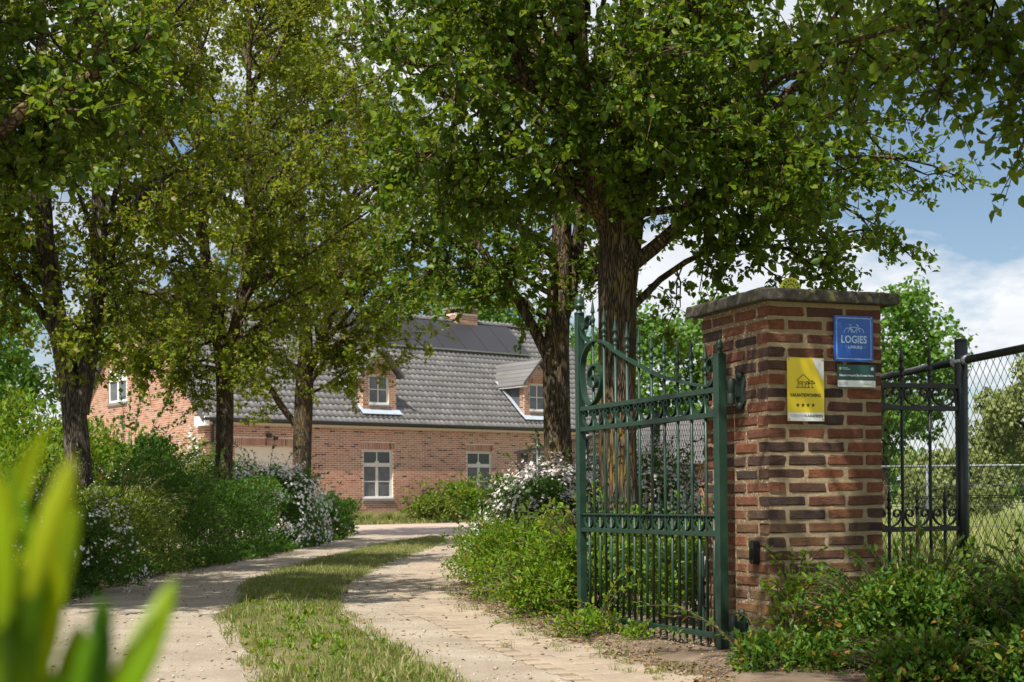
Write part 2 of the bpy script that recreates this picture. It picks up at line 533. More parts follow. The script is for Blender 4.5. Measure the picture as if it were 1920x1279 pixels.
def pear_tree(name, label, base, stems, crown, seed, n1=26, n2=10, n3=9, nl=14, leaf=0.052, mat='pear_leaf', barkm='bark', zbr=2.2,
              extra=(), limbs=(), group='pear trees lining the drive', cat='tree', skirt=-0.75):
    """stems: polylines (x,y,z,r); crown: centre and radii; all relative to the base"""
    rng = np.random.default_rng(seed)
    root = empty(name, base, 0, label, cat, group)
    parts = []
    sp = []
    for k, s in enumerate(stems):
        s = np.array(s, float)
        parts.append(trunk_tube(s[:, :3], s[:, 3], rng, 22 if k == 0 else 14, 9, 0.35 if k == 0 else 0.0))
        sp.append(catmull(s[:, :3], 12))
    V, F = join(parts)
    mobj('trunk', nmesh('trunk', V, F, True), M[barkm], root)
    allsp = np.concatenate(sp)
    c, rr = np.array(crown[0], float), np.array(crown[1], float)
    # limb targets spread over the crown
    tg = []
    cand = rng.normal(size=(n1 * 14, 3)); cand = unit(cand)
    cand = cand[cand[:, 2] > skirt] * rng.uniform(0.5, 0.97, (np.count_nonzero(cand[:, 2] > skirt), 1))
    tg = [cand[0]]
    for _ in range(n1 - 1):
        sub = cand[rng.integers(0, len(cand), 30)]
        dmin = np.min(np.linalg.norm(sub[:, None, :] - np.array(tg)[None], axis=2), axis=1)
        tg.append(sub[np.argmax(dmin)])
    T = np.array(tg) * rr + c
    if len(extra):
        T = np.concatenate([T, np.array(extra, float)])
    limbP, limbR = [], []
    for L in limbs:
        L = np.array(L, float)
        q = catmull(L[:, :3], 6)
        ii = np.linspace(0, len(q) - 1, 9).round().astype(int)
        limbP.append(q[ii]); limbR.append(np.interp(np.linspace(0, 1, 9), np.linspace(0, 1, len(L)), L[:, 3]))
    for t in T:
        hd = np.linalg.norm(allsp[:, :2] - t[:2], axis=1)
        want = t[2] - 0.75 * hd
        score = np.abs(allsp[:, 2] - np.maximum(want, zbr + rng.uniform(0, 1.5))) + 0.25 * hd + 10 * (allsp[:, 2] < zbr - 0.1)
        s = allsp[np.argmin(score)]
        d = np.linalg.norm(t - s)
        mid = s + (t - s) * 0.45 + np.array([0, 0, 0.16 * d]) + rng.normal(0, 0.05 * d, 3)
        u = np.linspace(0, 1, 9)[:, None]
        q = (1 - u) ** 2 * s + 2 * u * (1 - u) * mid + u ** 2 * t
        q[1:-1] += rng.normal(0, 0.022 * d, (7, 3))
        limbP.append(q)
        limbR.append(np.linspace(0.01 + 0.0125 * d, 0.004, 9))
    LP, LR = np.array(limbP), np.array(limbR)
    nL = len(LP)
    # sub-branches
    nS = nL * n2
    li = np.repeat(np.arange(nL), n2)
    t = rng.uniform(0.28, 1.0, nS) * 8
    i0 = np.minimum(t.astype(int), 7); fr = (t - i0)[:, None]
    s0 = LP[li, i0] * (1 - fr) + LP[li, i0 + 1] * fr
    tan = unit(LP[li, i0 + 1] - LP[li, i0])
    outw = unit((s0 - c) / rr)
    dr = unit(rng.normal(size=(nS, 3)) * 0.75 + outw * 0.45 + tan * 0.6)
    ln = rng.uniform(0.4, 1.0, nS) * 0.30 * rr.mean()
    SP = np.empty((nS, 5, 3)); SP[:, 0] = s0
    cur = dr
    for k in range(1, 5):
        SP[:, k] = SP[:, k - 1] + cur * (ln / 4)[:, None]
        cur = unit(cur + rng.normal(0, 0.28, (nS, 3)) + np.array([0, 0, 0.03]))
    SR = np.linspace(1, 0.35, 5)[None] * rng.uniform(0.006, 0.011, (nS, 1))
    # twigs
    nT = nS * n3
    si = np.repeat(np.arange(nS), n3)
    t = rng.uniform(0.12, 1.0, nT) * 4
    i0 = np.minimum(t.astype(int), 3); fr = (t - i0)[:, None]
    p0 = SP[si, i0] * (1 - fr) + SP[si, i0 + 1] * fr
    tan = unit(SP[si, i0 + 1] - SP[si, i0])
    dr = unit(rng.normal(size=(nT, 3)) * 0.8 + tan * 0.55)
    ln = rng.uniform(0.1, 0.34, nT)
    TP = np.empty((nT, 3, 3)); TP[:, 0] = p0
    TP[:, 1] = p0 + dr * (ln * 0.55)[:, None]
    TP[:, 2] = TP[:, 1] + unit(dr + rng.normal(0, 0.35, (nT, 3))) * (ln * 0.45)[:, None]
    TR = np.linspace(1, 0.5, 3)[None] * rng.uniform(0.0024, 0.0042, (nT, 1))
    V, F = join([bulk_tubes(LP, LR, 7), bulk_tubes(SP, SR, 4), bulk_tubes(TP, TR, 3)])
    tag(mobj('branchwork', nmesh('branchwork', V, F, True), M[barkm], root), kind='stuff')
    # leaves
    ti = np.repeat(np.arange(nT), nl)
    nF = len(ti)
    u = rng.uniform(0.15, 1.05, nF)[:, None]
    P = TP[ti, 0] * (1 - u) + TP[ti, 2] * u + rng.normal(0, 0.022, (nF, 3))
    keep = rng.random(nF) < np.repeat(rng.uniform(0.45, 1.0, nT), nl)
    P, ti = P[keep], ti[keep]
    nF = len(P)
    A = rng.normal(size=(nF, 3)) + dr[ti] * 0.6 + np.array([0, 0, -0.25])
    Nn = rng.normal(size=(nF, 3)) * 0.75 + np.array([0, 0, 0.75])
    Lz = rng.uniform(0.45, 1.25, nF) * leaf * 1.12
    V, F = (leaves2 if base[1] > 20 else leaves)(P, A, Nn, Lz, Lz * rng.uniform(0.55, 0.8, nF))
    tag(mobj('crown', nmesh('crown', V, [F], False), M[mat], root), kind='stuff')
    return root


def lumpy(D, rng, k=26, sharp=14, lo=0.60, hi=0.54):
    C = unit(rng.normal(size=(k, 3)))
    a = rng.uniform(0.5, 1.0, k)
    return lo + hi * np.max(np.exp(-(1 - D @ C.T) * sharp) * a, axis=1)


def shrub(name, label, x, y, rx, ry, h, n, L, mat, seed, wl_=0.45, blossom=None, sprays=0, spray_len=0.4, group=None, cat='shrub', z0=0.0, stems=14, inner=0.5, updir=0.5, lump=(22, 17)):
    sprays = int(sprays * 1.7) + 6
    n = int(n * 1.3)
    rng = np.random.default_rng(seed)
    root = empty(name, (x, y, z0), 0, label, cat, group)
    D = unit(rng.normal(size=(n, 3))); D[:, 2] = np.where(D[:, 2] < -0.55, -D[:, 2], D[:, 2])
    lum = lumpy(D, rng, *lump)
    r = lum * (1 - inner * rng.random(n) ** 1.8)
    hd = unit(D[:, :2]) * np.where(D[:, 2:3] > 0, np.sqrt(np.maximum(0, 1 - D[:, 2:3] ** 2)), 1 - 0.22 * D[:, 2:3] ** 2)
    P = np.stack([hd[:, 0] * rx * r, hd[:, 1] * ry * r, 0.44 * h + D[:, 2] * np.where(D[:, 2] > 0, 0.56, 0.72) * h * r], 1)
    P += rng.normal(0, 0.02, (n, 3))
    P[:, 2] = np.maximum(P[:, 2], 0.02 + 0.03 * rng.random(n))
    A = D * 0.6 + rng.normal(size=(n, 3)) * 0.7 + np.array([0, 0, updir])
    Nn = D * 0.5 + rng.normal(size=(n, 3)) * 0.6 + np.array([0, 0, 0.7])
    stem_poly, stem_rad = [], []
    # stems from the root to the shell
    ns = stems
    Ds = unit(rng.normal(size=(ns, 3)) * np.array([1, 1, 0.5]) + np.array([0, 0, 0.8]))
    tip = np.stack([Ds[:, 0] * rx * 0.9, Ds[:, 1] * ry * 0.9, 0.44 * h + np.abs(Ds[:, 2]) * 0.52 * h], 1)
    b0 = np.stack([rng.normal(0, 0.12 * rx, ns), rng.normal(0, 0.12 * ry, ns), np.full(ns, -0.03)], 1)
    for k in range(ns):
        u = np.linspace(0, 1, 5)[:, None]
        mid = b0[k] * 0.5 + tip[k] * 0.5 + np.array([0, 0, 0.15 * h])
        stem_poly.append((1 - u) ** 2 * b0[k] + 2 * u * (1 - u) * mid + u ** 2 * tip[k])
        stem_rad.append(np.linspace(0.009, 0.003, 5) * min(1.4, 0.6 + h * 0.5))
    # arching sprays that leave the shell
    sprayleaf = []
    for k in range(sprays):
        d = unit(rng.normal(size=3) * np.array([1, 1, 0.4]) + np.array([0, 0, 0.75]))
        s = np.array([d[0] * rx * 0.7, d[1] * ry * 0.7, 0.44 * h + d[2] * 0.5 * h])
        l = spray_len * rng.uniform(0.5, 1.1)
        e = s + d * l + np.array([d[0] * 0.2 * l, d[1] * 0.2 * l, -0.12 * l])
        mid = s + d * l * 0.55 + np.array([0, 0, 0.22 * l])
        u = np.linspace(0, 1, 5)[:, None]
        q = (1 - u) ** 2 * s + 2 * u * (1 - u) * mid + u ** 2 * e
        stem_poly.append(q); stem_rad.append(np.linspace(0.004, 0.0015, 5))
        m = max(6, int(l / L * 2.6))
        uu = rng.uniform(0.05, 1.02, m)[:, None]
        pp = (1 - uu) ** 2 * s + 2 * uu * (1 - uu) * mid + uu ** 2 * e
        sprayleaf.append((pp, np.tile(e - s, (m, 1))))
    if sprayleaf:
        pp = np.concatenate([q[0] for q in sprayleaf]); aa = unit(np.concatenate([q[1] for q in sprayleaf]))
        P = np.concatenate([P, pp]); A = np.concatenate([A, aa * 0.8 + rng.normal(size=pp.shape) * 0.6])
        Nn = np.concatenate([Nn, rng.normal(size=pp.shape) * 0.5 + np.array([0, 0, 0.8])])
    nn = len(P)
    Lz = rng.uniform(0.55, 1.25, nn) * L
    V, F = (leaves2 if y > 16 or L < 0.03 else leaves)(P, A, Nn, Lz, Lz * wl_ * rng.uniform(0.8, 1.15, nn))
    tag(mobj('foliage', nmesh('foliage', V, [F]), M[mat], root), kind='stuff')
    V, F = bulk_tubes(np.array(stem_poly), np.array(stem_rad), 5)
    tag(mobj('stemwork', nmesh('stemwork', V, [F], True), M['twig'], root), kind='stuff')
    if blossom:
        nc, per, size, spread, bm = blossom[:5]
        up = blossom[5] if len(blossom) > 5 else 0.3
        D = unit(rng.normal(size=(nc, 3)) + np.array([0, -0.25, up]))
        D[:, 2] = np.where(D[:, 2] < -0.6, -D[:, 2], D[:, 2])
        r = lumpy(D, np.random.default_rng(seed), *lump) if False else rng.uniform(0.82, 1.06, nc)
        r = r * np.minimum(1.0, lumpy(D, np.random.default_rng(seed), *lump) + 0.12) if False else r
        hb = unit(D[:, :2]) * np.where(D[:, 2:3] > 0, np.sqrt(np.maximum(0, 1 - D[:, 2:3] ** 2)), 1.0)
        C = np.stack([hb[:, 0] * rx * r, hb[:, 1] * ry * r, 0.44 * h + D[:, 2] * np.where(D[:, 2] > 0, 0.56, 0.7) * h * r], 1)
        C = np.repeat(C, per, 0) + rng.normal(0, spread, (nc * per, 3))
        C[:, 2] = np.maximum(C[:, 2], 0.05)
        Nb = np.repeat(D, per, 0) + rng.normal(0, 0.55, (nc * per, 3)) + np.array([0, 0, 0.3])
        V, F = stars(C, Nb, rng.uniform(0.7, 1.2, nc * per) * size)
        tag(mobj('blossom', nmesh('blossom', V, [F]), M[bm], root), kind='stuff')
    return root


def far_tree(name, label, x, y, h, r, mat, seed, n=9000, leaf=0.24, group='trees behind the house', z_low=0.18, k=70):
    rng = np.random.default_rng(seed)
    root = empty(name, (x, y, 0), 0, label, 'tree', group)
    c = np.array([0, 0, h * (0.5 + z_low / 2)]); rr = np.array([r, r, h * (0.5 - z_low / 2)])
    D = unit(rng.normal(size=(k, 3)))
    C = D * rr * rng.uniform(0.45, 0.92, (k, 1)) + c
    cr_ = rng.uniform(0.16, 0.34, k) * r
    i = rng.integers(0, k, n)
    d = unit(rng.normal(size=(n, 3)) + D[i] * 0.5)
    P = C[i] + d * (cr_[i] * rng.uniform(0.6, 1.08, n))[:, None]
    A = rng.normal(size=(n, 3)) + d * 0.4
    Nn = d + rng.normal(size=(n, 3)) * 0.55 + np.array([0, 0, 0.3])
    Lz = rng.uniform(0.6, 1.25, n) * leaf
    V, F = leaves2(P, A, Nn, Lz, Lz * 0.75)
    tag(mobj('crown', nmesh('crown', V, [F]), M[mat], root), kind='stuff')
    path = np.array([(0, 0, -0.1), (0.05, 0, h * 0.25), (-0.05, 0.05, h * 0.55), (0, 0, h * 0.85)])
    pts = [trunk_tube(path, [0.035 * h * 0.6, 0.025 * h * 0.6, 0.013 * h * 0.6, 0.004 * h], rng, 12, 5, 0.3)]
    V, F = join(pts)
    mobj('trunk', nmesh('trunk', V, F, True), M['bark'], root)
    lp = []
    for q in C[rng.integers(0, k, 22)]:
        s = np.array([0, 0, max(h * 0.2, q[2] - 0.6 * np.hypot(q[0], q[1]) - 0.05 * h)])
        u = np.linspace(0, 1, 5)[:, None]
        mid = (s + q) / 2 + np.array([0, 0, 0.1 * r])
        lp.append((1 - u) ** 2 * s + 2 * u * (1 - u) * mid + u ** 2 * q)
    V, F = bulk_tubes(np.array(lp), np.tile(np.linspace(0.012 * h, 0.004 * h, 5) * 0.8, (22, 1)), 5)
    tag(mobj('branchwork', nmesh('branchwork', V, [F], True), M['bark'], root), kind='stuff')
    return root


def blades(P, H, W, rng, lean=0.45):
    """bent grass blades: a quad and a triangle each"""
    n = len(P)
    a = rng.uniform(0, 2 * PI, n)
    S = np.stack([np.cos(a), np.sin(a), np.zeros(n)], 1)
    b = rng.uniform(0, 2 * PI, n)
    Ld = np.stack([np.cos(b), np.sin(b), np.zeros(n)], 1) * (lean * rng.random(n) * H)[:, None]
    up = np.array([0, 0, 1.0])
    w = (W / 2)[:, None]
    mid = P + Ld * 0.35 + up * (H * 0.6)[:, None]
    tip = P + Ld + up * (H * (1 - 0.25 * rng.random(n)))[:, None]
    V = np.stack([P - S * w, P + S * w, mid + S * w * 0.8, mid - S * w * 0.8, tip], 1).reshape(-1, 3)
    o = np.arange(n)[:, None] * 5
    return V, [o + np.array([[0, 1, 2, 3]]), o + np.array([[3, 2, 4]])]


# ================================================================== materials of hard things
def ground_mat(name, stops, scale, fine, bumps, stain=None):
    t = NT(name)
    v = t.coord('Position')
    a = t.noise(v, scale, 6, 0.6)
    b = t.noise(v, fine, 4, 0.7)
    c = t.ramp(a, stops)
    c2 = t.mix(t.ramp(b, [(0.35, 0.0), (0.75, 0.75)]), c, t.mix(0.5, c, (0.08, 0.06, 0.045)))
    if stain:
        s = t.noise(v, stain[0], 5, 0.65)
        c2 = t.mix(t.ramp(s, [(stain[2], 0.0), (stain[2] + 0.14, stain[3])]), c2, stain[1])
    if name == 'gravel':
        rut = t.noise(t.coord('Position', (1.7, 0.16, 1)), 1.6, 5, 0.6, 0.4)
        c2 = t.mix(t.ramp(rut, [(0.5, 0.0), (0.66, 0.45)]), c2, (0.25, 0.2, 0.15))
        peb = t.noise(v, 240, 2, 0.5)
        c2 = t.mix(t.ramp(peb, [(0.58, 0.0), (0.7, 0.6)]), c2, (0.62, 0.56, 0.48))
        c2 = t.mix(t.ramp(peb, [(0.3, 0.55), (0.4, 0.0)]), c2, (0.16, 0.125, 0.09))
    h = t.mix(0.5, b, t.noise(v, fine * 3.1, 3, 0.6))
    t.bump(h, bumps, 0.018)
    return t.base(c2, 0.95, 0.15)


M['gravel'] = ground_mat('gravel', [(0.3, (0.3, 0.245, 0.185)), (0.55, (0.4, 0.34, 0.265)), (0.75, (0.49, 0.43, 0.35))], 2.2, 95, 0.6, (0.7, (0.26, 0.21, 0.155), 0.52, 0.5))
M['soil'] = ground_mat('soil', [(0.3, (0.13, 0.095, 0.065)), (0.55, (0.23, 0.17, 0.12)), (0.75, (0.33, 0.255, 0.185))], 3.5, 60, 0.9, (1.1, (0.36, 0.28, 0.2), 0.5, 0.7))
M['turf'] = ground_mat('turf', [(0.3, (0.1, 0.1, 0.035)), (0.55, (0.17, 0.16, 0.06)), (0.8, (0.27, 0.22, 0.11))], 3.0, 70, 0.8, (1.4, (0.34, 0.26, 0.15), 0.56, 0.6))
M['field'] = ground_mat('field', [(0.3, (0.13, 0.18, 0.045)), (0.55, (0.2, 0.24, 0.07)), (0.8, (0.33, 0.3, 0.13))], 0.35, 9, 0.8, (0.09, (0.36, 0.31, 0.16), 0.55, 0.7))
M['dust'] = ground_mat('dust', [(0.3, (0.24, 0.19, 0.135)), (0.7, (0.36, 0.29, 0.21))], 3.0, 120, 0.5)

t = NT('paver')
oi = t.node('ShaderNodeObjectInfo'); gi = t.node('ShaderNodeNewGeometry')
rnd = t.node('ShaderNodeMath', operation='ADD'); t.lk(oi.outputs['Random'], rnd.inputs[0]); t.lk(gi.outputs['Random Per Island'], rnd.inputs[1])
fr_ = t.node('ShaderNodeMath', operation='FRACT'); t.lk(rnd.outputs[0], fr_.inputs[0])
pc = t.ramp(fr_.outputs[0], [(0, (0.17, 0.135, 0.11)), (0.5, (0.22, 0.175, 0.14)), (1, (0.27, 0.215, 0.17))])
v = t.coord('Position')
s1 = t.noise(v, 1.6, 6, 0.65); s2 = t.noise(v, 60, 4, 0.7)
pc = t.mix(t.ramp(s1, [(0.38, 0.4), (0.6, 0.93)]), pc, (0.38, 0.31, 0.23))
pc = t.mix(t.ramp(s2, [(0.45, 0.0), (0.8, 0.5)]), pc, (0.15, 0.11, 0.08))
t.bump(s2, 0.5, 0.004)
M['paver'] = t.base(pc, 0.9, 0.2)

t = NT('forecourt_paving')
v = t.coord('Position')
br = t.node('ShaderNodeTexBrick', offset=0.5)
br.inputs['Scale'].default_value = 1.0
br.inputs['Brick Width'].default_value = 0.21; br.inputs['Row Height'].default_value = 0.105; br.inputs['Mortar Size'].default_value = 0.006
br.inputs['Color1'].default_value = (0.33, 0.25, 0.21, 1); br.inputs['Color2'].default_value = (0.43, 0.34, 0.29, 1); br.inputs['Mortar'].default_value = (0.3, 0.25, 0.2, 1)
t.lk(v, br.inputs['Vector'])
n1 = t.noise(v, 0.8, 6, 0.6)
cc = t.mix(t.ramp(n1, [(0.35, 0.0), (0.7, 0.6)]), br.outputs['Color'], (0.47, 0.38, 0.32))
t.bump(t.noise(v, 30, 4), 0.3, 0.004)
M['forecourt'] = t.base(cc, 0.9, 0.2)

# bricks of the gate pillar: per-brick colour plus grime, lichen and salt on its weathered flank
t = NT('pillar_brick')
oi = t.node('ShaderNodeObjectInfo')
bc = t.ramp(oi.outputs['Random'], [(0.0, (0.042, 0.032, 0.03)), (0.18, (0.07, 0.043, 0.034)), (0.36, (0.115, 0.055, 0.036)), (0.58, (0.165, 0.064, 0.036)), (0.82, (0.23, 0.086, 0.04)), (1.0, (0.15, 0.058, 0.036))])
v = t.coord('Position')
n1 = t.noise(v, 38, 6, 0.68); n2 = t.noise(v, 9, 5, 0.6); n3 = t.noise(v, 130, 3, 0.6)
c = t.mix(t.ramp(n1, [(0.35, 0.55), (0.6, 0.0)]), bc, (0.045, 0.032, 0.028))
c = t.mix(t.ramp(n3, [(0.62, 0.0), (0.75, 0.25)]), c, (0.4, 0.26, 0.18))
sx = t.node('ShaderNodeSeparateXYZ'); t.lk(t.coord('Position'), sx.inputs[0])
low = t.ramp(sx.outputs['Z'], [(0.25, 1.0), (0.85, 0.0)])
c = t.mix(t.mix(1.0, t.ramp(n2, [(0.42, 0.0), (0.62, 0.75)]), low, 'MULTIPLY'), c, (0.24, 0.165, 0.065))
tcn = t.node('ShaderNodeNewGeometry'); sn = t.node('ShaderNodeSeparateXYZ'); t.lk(tcn.outputs['Normal'], sn.inputs[0])
flank = t.ramp(sn.outputs['X'], [(0.0, 1.0), (0.02, 0.0)])
ng = t.node('ShaderNodeMath', operation='ADD'); ng.inputs[1].default_value = 0.6; t.lk(sn.outputs['X'], ng.inputs[0])
fl = t.ramp(ng.outputs[0], [(0.0, 1.0), (0.1, 0.0)])
salt = t.mix(1.0, t.ramp(t.noise(v, 75, 5, 0.75), [(0.62, 0.0), (0.7, 0.6)]), fl, 'MULTIPLY')
c = t.mix(salt, c, (0.55, 0.5, 0.42))
crease = t.noise(t.coord('Position', (1, 1, 3.2)), 24, 6, 0.7, 1.2)
c = t.mix(t.ramp(crease, [(0.3, 0.6), (0.45, 0.0)]), c, (0.03, 0.022, 0.02))
t.bump(t.mix(0.5, crease, t.mix(0.5, n1, n3)), 1.0, 0.012)
M['pillar_brick'] = t.base(c, 0.92, 0.15)

t = NT('mortar')
v = t.coord('Position')
n1 = t.noise(v, 60, 5, 0.7); n2 = t.noise(v, 6, 5)
c = t.ramp(n1, [(0.3, (0.27, 0.205, 0.125)), (0.7, (0.38, 0.3, 0.195))])
c = t.mix(t.ramp(n2, [(0.5, 0.0), (0.7, 0.5)]), c, (0.26, 0.2, 0.12))
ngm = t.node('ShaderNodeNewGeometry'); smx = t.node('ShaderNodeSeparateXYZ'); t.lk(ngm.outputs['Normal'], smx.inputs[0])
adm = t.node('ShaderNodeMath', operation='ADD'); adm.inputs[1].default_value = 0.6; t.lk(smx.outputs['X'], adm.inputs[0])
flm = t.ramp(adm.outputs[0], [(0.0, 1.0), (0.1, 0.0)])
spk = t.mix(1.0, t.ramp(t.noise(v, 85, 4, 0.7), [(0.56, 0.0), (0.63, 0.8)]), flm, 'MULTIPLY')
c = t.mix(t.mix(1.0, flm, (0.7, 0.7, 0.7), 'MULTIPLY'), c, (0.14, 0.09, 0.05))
c = t.mix(spk, c, (0.6, 0.55, 0.46))
t.bump(n1, 0.9, 0.008)
M['mortar'] = t.base(c, 0.95, 0.1)

t = NT('coping_stone')
v = t.coord('Position')
n1 = t.noise(v, 30, 6, 0.65); n2 = t.noise(v, 16, 5, 0.6); n3 = t.noise(v, 120, 4)
c = t.ramp(n1, [(0.3, (0.035, 0.032, 0.027)), (0.6, (0.085, 0.078, 0.065)), (0.8, (0.16, 0.15, 0.125))])
c = t.mix(t.ramp(n2, [(0.56, 0.0), (0.64, 0.75)]), c, (0.17, 0.155, 0.055))
c = t.mix(t.ramp(t.noise(v, 24, 4), [(0.64, 0.0), (0.7, 0.6)]), c, (0.26, 0.26, 0.22))
t.bump(t.mix(0.5, n1, n3), 0.7, 0.006)
M['coping'] = t.base(c, 0.92, 0.2)


def paint(name, c, worn, rough=0.42):
    t = NT(name)
    v = t.coord('Position')
    n = t.noise(v, 14, 6, 0.65)
    n2 = t.noise(v, 90, 4, 0.7)
    cc = t.ramp(n, [(0.35, tuple(x * 0.82 for x in c)), (0.7, tuple(x * 1.15 for x in c))])
    cc = t.mix(t.ramp(n2, [(0.62, 0.0), (0.74, 0.55)]), cc, worn)
    n3 = t.noise(v, 42, 5, 0.75)
    cc = t.mix(t.ramp(n3, [(0.66, 0.0), (0.72, 0.7)]), cc, (0.11, 0.05, 0.025))
    t.bump(n2, 0.3, 0.002)
    return t.base(cc, t.ramp(n, [(0.3, rough - 0.08), (0.7, rough + 0.15)]), 0.5)


M['gate_green'] = paint('gate_green', (0.009, 0.034, 0.02), (0.045, 0.075, 0.057))
M['gate_black'] = paint('gate_black', (0.012, 0.014, 0.015), (0.04, 0.045, 0.045), 0.45)
M['hinge_iron'] = paint('hinge_iron', (0.018, 0.035, 0.028), (0.06, 0.05, 0.035), 0.5)
M['rust'] = simple('rust', (0.16, 0.055, 0.025), 0.85, 0.2, var=0.4, vscale=60)
M['fence_green'] = paint('fence_green', (0.010, 0.017, 0.015), (0.03, 0.036, 0.034), 0.38)
M['wire'] = simple('wire', (0.012, 0.017, 0.014), 0.5, 0.4)
M['zinc'] = simple('zinc', (0.5, 0.52, 0.55), 0.4, 0.5, 0.6, var=0.2, vscale=30)
M['galv'] = simple('galv', (0.12, 0.14, 0.14), 0.5, 0.5, 0.4, var=0.2)
M['black_plastic'] = simple('black_plastic', (0.008, 0.008, 0.009), 0.3, 0.5)
M['sign_yellow'] = simple('sign_yellow', (0.78, 0.60, 0.012), 0.3, 0.5, var=0.03)
M['sign_white'] = simple('sign_white', (0.72, 0.74, 0.75), 0.35, 0.5)
M['sign_blue'] = simple('sign_blue', (0.008, 0.085, 0.42), 0.3, 0.5, var=0.04)
M['sign_lightblue'] = simple('sign_lightblue', (0.42, 0.6, 0.85), 0.4, 0.4)
M['sign_midblue'] = simple('sign_midblue', (0.08, 0.24, 0.6), 0.4, 0.4)
M['sign_green'] = simple('sign_green', (0.008, 0.055, 0.05), 0.3, 0.5)
M['sign_ink'] = simple('sign_ink', (0.03, 0.025, 0.012), 0.5, 0.3)
M['sign_grey'] = simple('sign_grey', (0.25, 0.26, 0.27), 0.5, 0.3)
M['badge_yellow'] = simple('badge_yellow', (0.62, 0.62, 0.015), 0.45, 0.4, var=0.08)
M['sign_lime'] = simple('sign_lime', (0.4, 0.5, 0.1), 0.5, 0.3)
M['steel'] = simple('steel', (0.4, 0.4, 0.4), 0.35, 0.5, 0.9)

# ================================================================== the setting: ground, drive, beds
mb = MB().add([(-700, -60, -0.035), (700, -60, -0.035), (700, 900, -0.035), (-700, 900, -0.035)], [(0, 1, 2, 3)])
tag(mb.build('ground', M['field']), kind='structure')


def lerp(tab, y):
    return np.interp(y, [a for a, _ in tab], [b for _, b in tab])


XL = [(-3, -3.2), (6, -3.45), (11.4, -3.68), (16, -3.85), (20, -3.55), (30, -3.6), (36, -3.7)]
XR = [(-3, 3.2), (3, 1.9), (5, 1.12), (6.46, 0.66), (8.63, 0.12), (10.6, -0.3), (13, -0.5), (17, -0.62), (29, -1.0), (36, -0.9)]
PL = [(3, 1.1), (5, 0.56), (6.77, 0.09), (10.1, -0.76), (13.05, -1.08), (18, -1.2), (26, -1.25), (33, -1.2)]
ML = [(0, 0.3), (3, -0.35), (6.41, -1.16), (9.66, -1.98), (14.17, -2.61), (17.6, -2.65), (24.45, -2.39), (29.2, -1.75)]
MR = [(0, 1.3), (3, 0.62), (6.17, -0.24), (10.26, -1.24), (13.13, -1.58), (17.36, -1.57), (27.1, -1.23), (29.3, -1.5)]


def vnoise(x, y, seed, sc):
    """smooth 2-D value noise"""
    rng = np.random.default_rng(seed)
    G = rng.random((64, 64))
    x = np.asarray(x) * sc + 17.3; y = np.asarray(y) * sc + 9.1
    i = np.floor(x).astype(int); j = np.floor(y).astype(int)
    fx = x - i; fy = y - j
    fx = fx * fx * (3 - 2 * fx); fy = fy * fy * (3 - 2 * fy)
    g = lambda a, b: G[a % 64, b % 64]
    return (g(i, j) * (1 - fx) + g(i + 1, j) * fx) * (1 - fy) + (g(i, j + 1) * (1 - fx) + g(i + 1, j + 1) * fx) * fy


def strip_sheet(name, left, right, y0, y1, dy, nx, zf, m, kind='structure'):
    Y = np.arange(y0, y1 + dy / 2, dy)
    a = left(Y) if callable(left) else lerp(left, Y)
    b = right(Y) if callable(right) else lerp(right, Y)
    s = np.linspace(0, 1, nx)
    X = a[:, None] * (1 - s) + b[:, None] * s
    YY = np.repeat(Y[:, None], nx, 1)
    Z = zf(X, YY, np.repeat(s[None], len(Y), 0))
    V = np.stack([X, YY, Z], -1).reshape(-1, 3)
    i = (np.arange(len(Y) - 1) * nx)[:, None]; k = np.arange(nx - 1)[None]
    F = np.stack([i + k, i + k + 1, i + nx + k + 1, i + nx + k], -1).reshape(-1, 4)
    return tag(mobj(name, nmesh(name, V, [F], True), m), kind=kind)


drive_z = lambda X, Y, s: 0.010 * (vnoise(X, Y, 1, 1.4) - 0.5) + 0.006 * (vnoise(X, Y, 2, 6) - 0.5)
strip_sheet('driveway', XL, lambda Y: lerp(XR, Y) + 0.25, -3, 36, 0.15, 48, drive_z, M['gravel'])


def bed_z(edge_at_zero):
    def f(X, Y, s):
        q = (1 - s) if not edge_at_zero else s
        e = np.clip(q / 0.12, 0, 1)
        return -0.012 + 0.045 * e + 0.03 * (vnoise(X, Y, 5, 2.2) - 0.4) + 0.014 * (vnoise(X, Y, 6, 11) - 0.5)
    return f


strip_sheet('soil_bed_right', lambda Y: lerp(XR, Y) - 0.1, lambda Y: 0 * Y + 3.2, -3, 36, 0.12, 46, bed_z(True), M['soil'])
strip_sheet('soil_bed_left', lambda Y: 0 * Y - 8.5, lambda Y: lerp(XL, Y) + 0.1, -3, 36, 0.2, 46, bed_z(False), M['soil'])
med_z = lambda X, Y, s: -0.014 + 0.052 * np.sin(PI * s) ** 0.7 + 0.022 * (vnoise(X, Y, 8, 3) - 0.5) + 0.012 * (vnoise(X, Y, 9, 9) - 0.5)
strip_sheet('grass_strip', ML, MR, 0, 29.2, 0.15, 22, med_z, M['turf'])

# forecourt before the house
mb = MB()
ys = [31.0, 34.0, 38.0, 60.0]; zs = [-0.02, 0.03, 0.06, 0.07]
V = []
for y_, z_ in zip(ys, zs):
    V += [(-24, y_, z_), (5.2, y_, z_)]
mb.add(V, [(2 * k, 2 * k + 1, 2 * k + 3, 2 * k + 2) for k in range(3)])
tag(mb.build('forecourt', M['forecourt']), kind='structure')

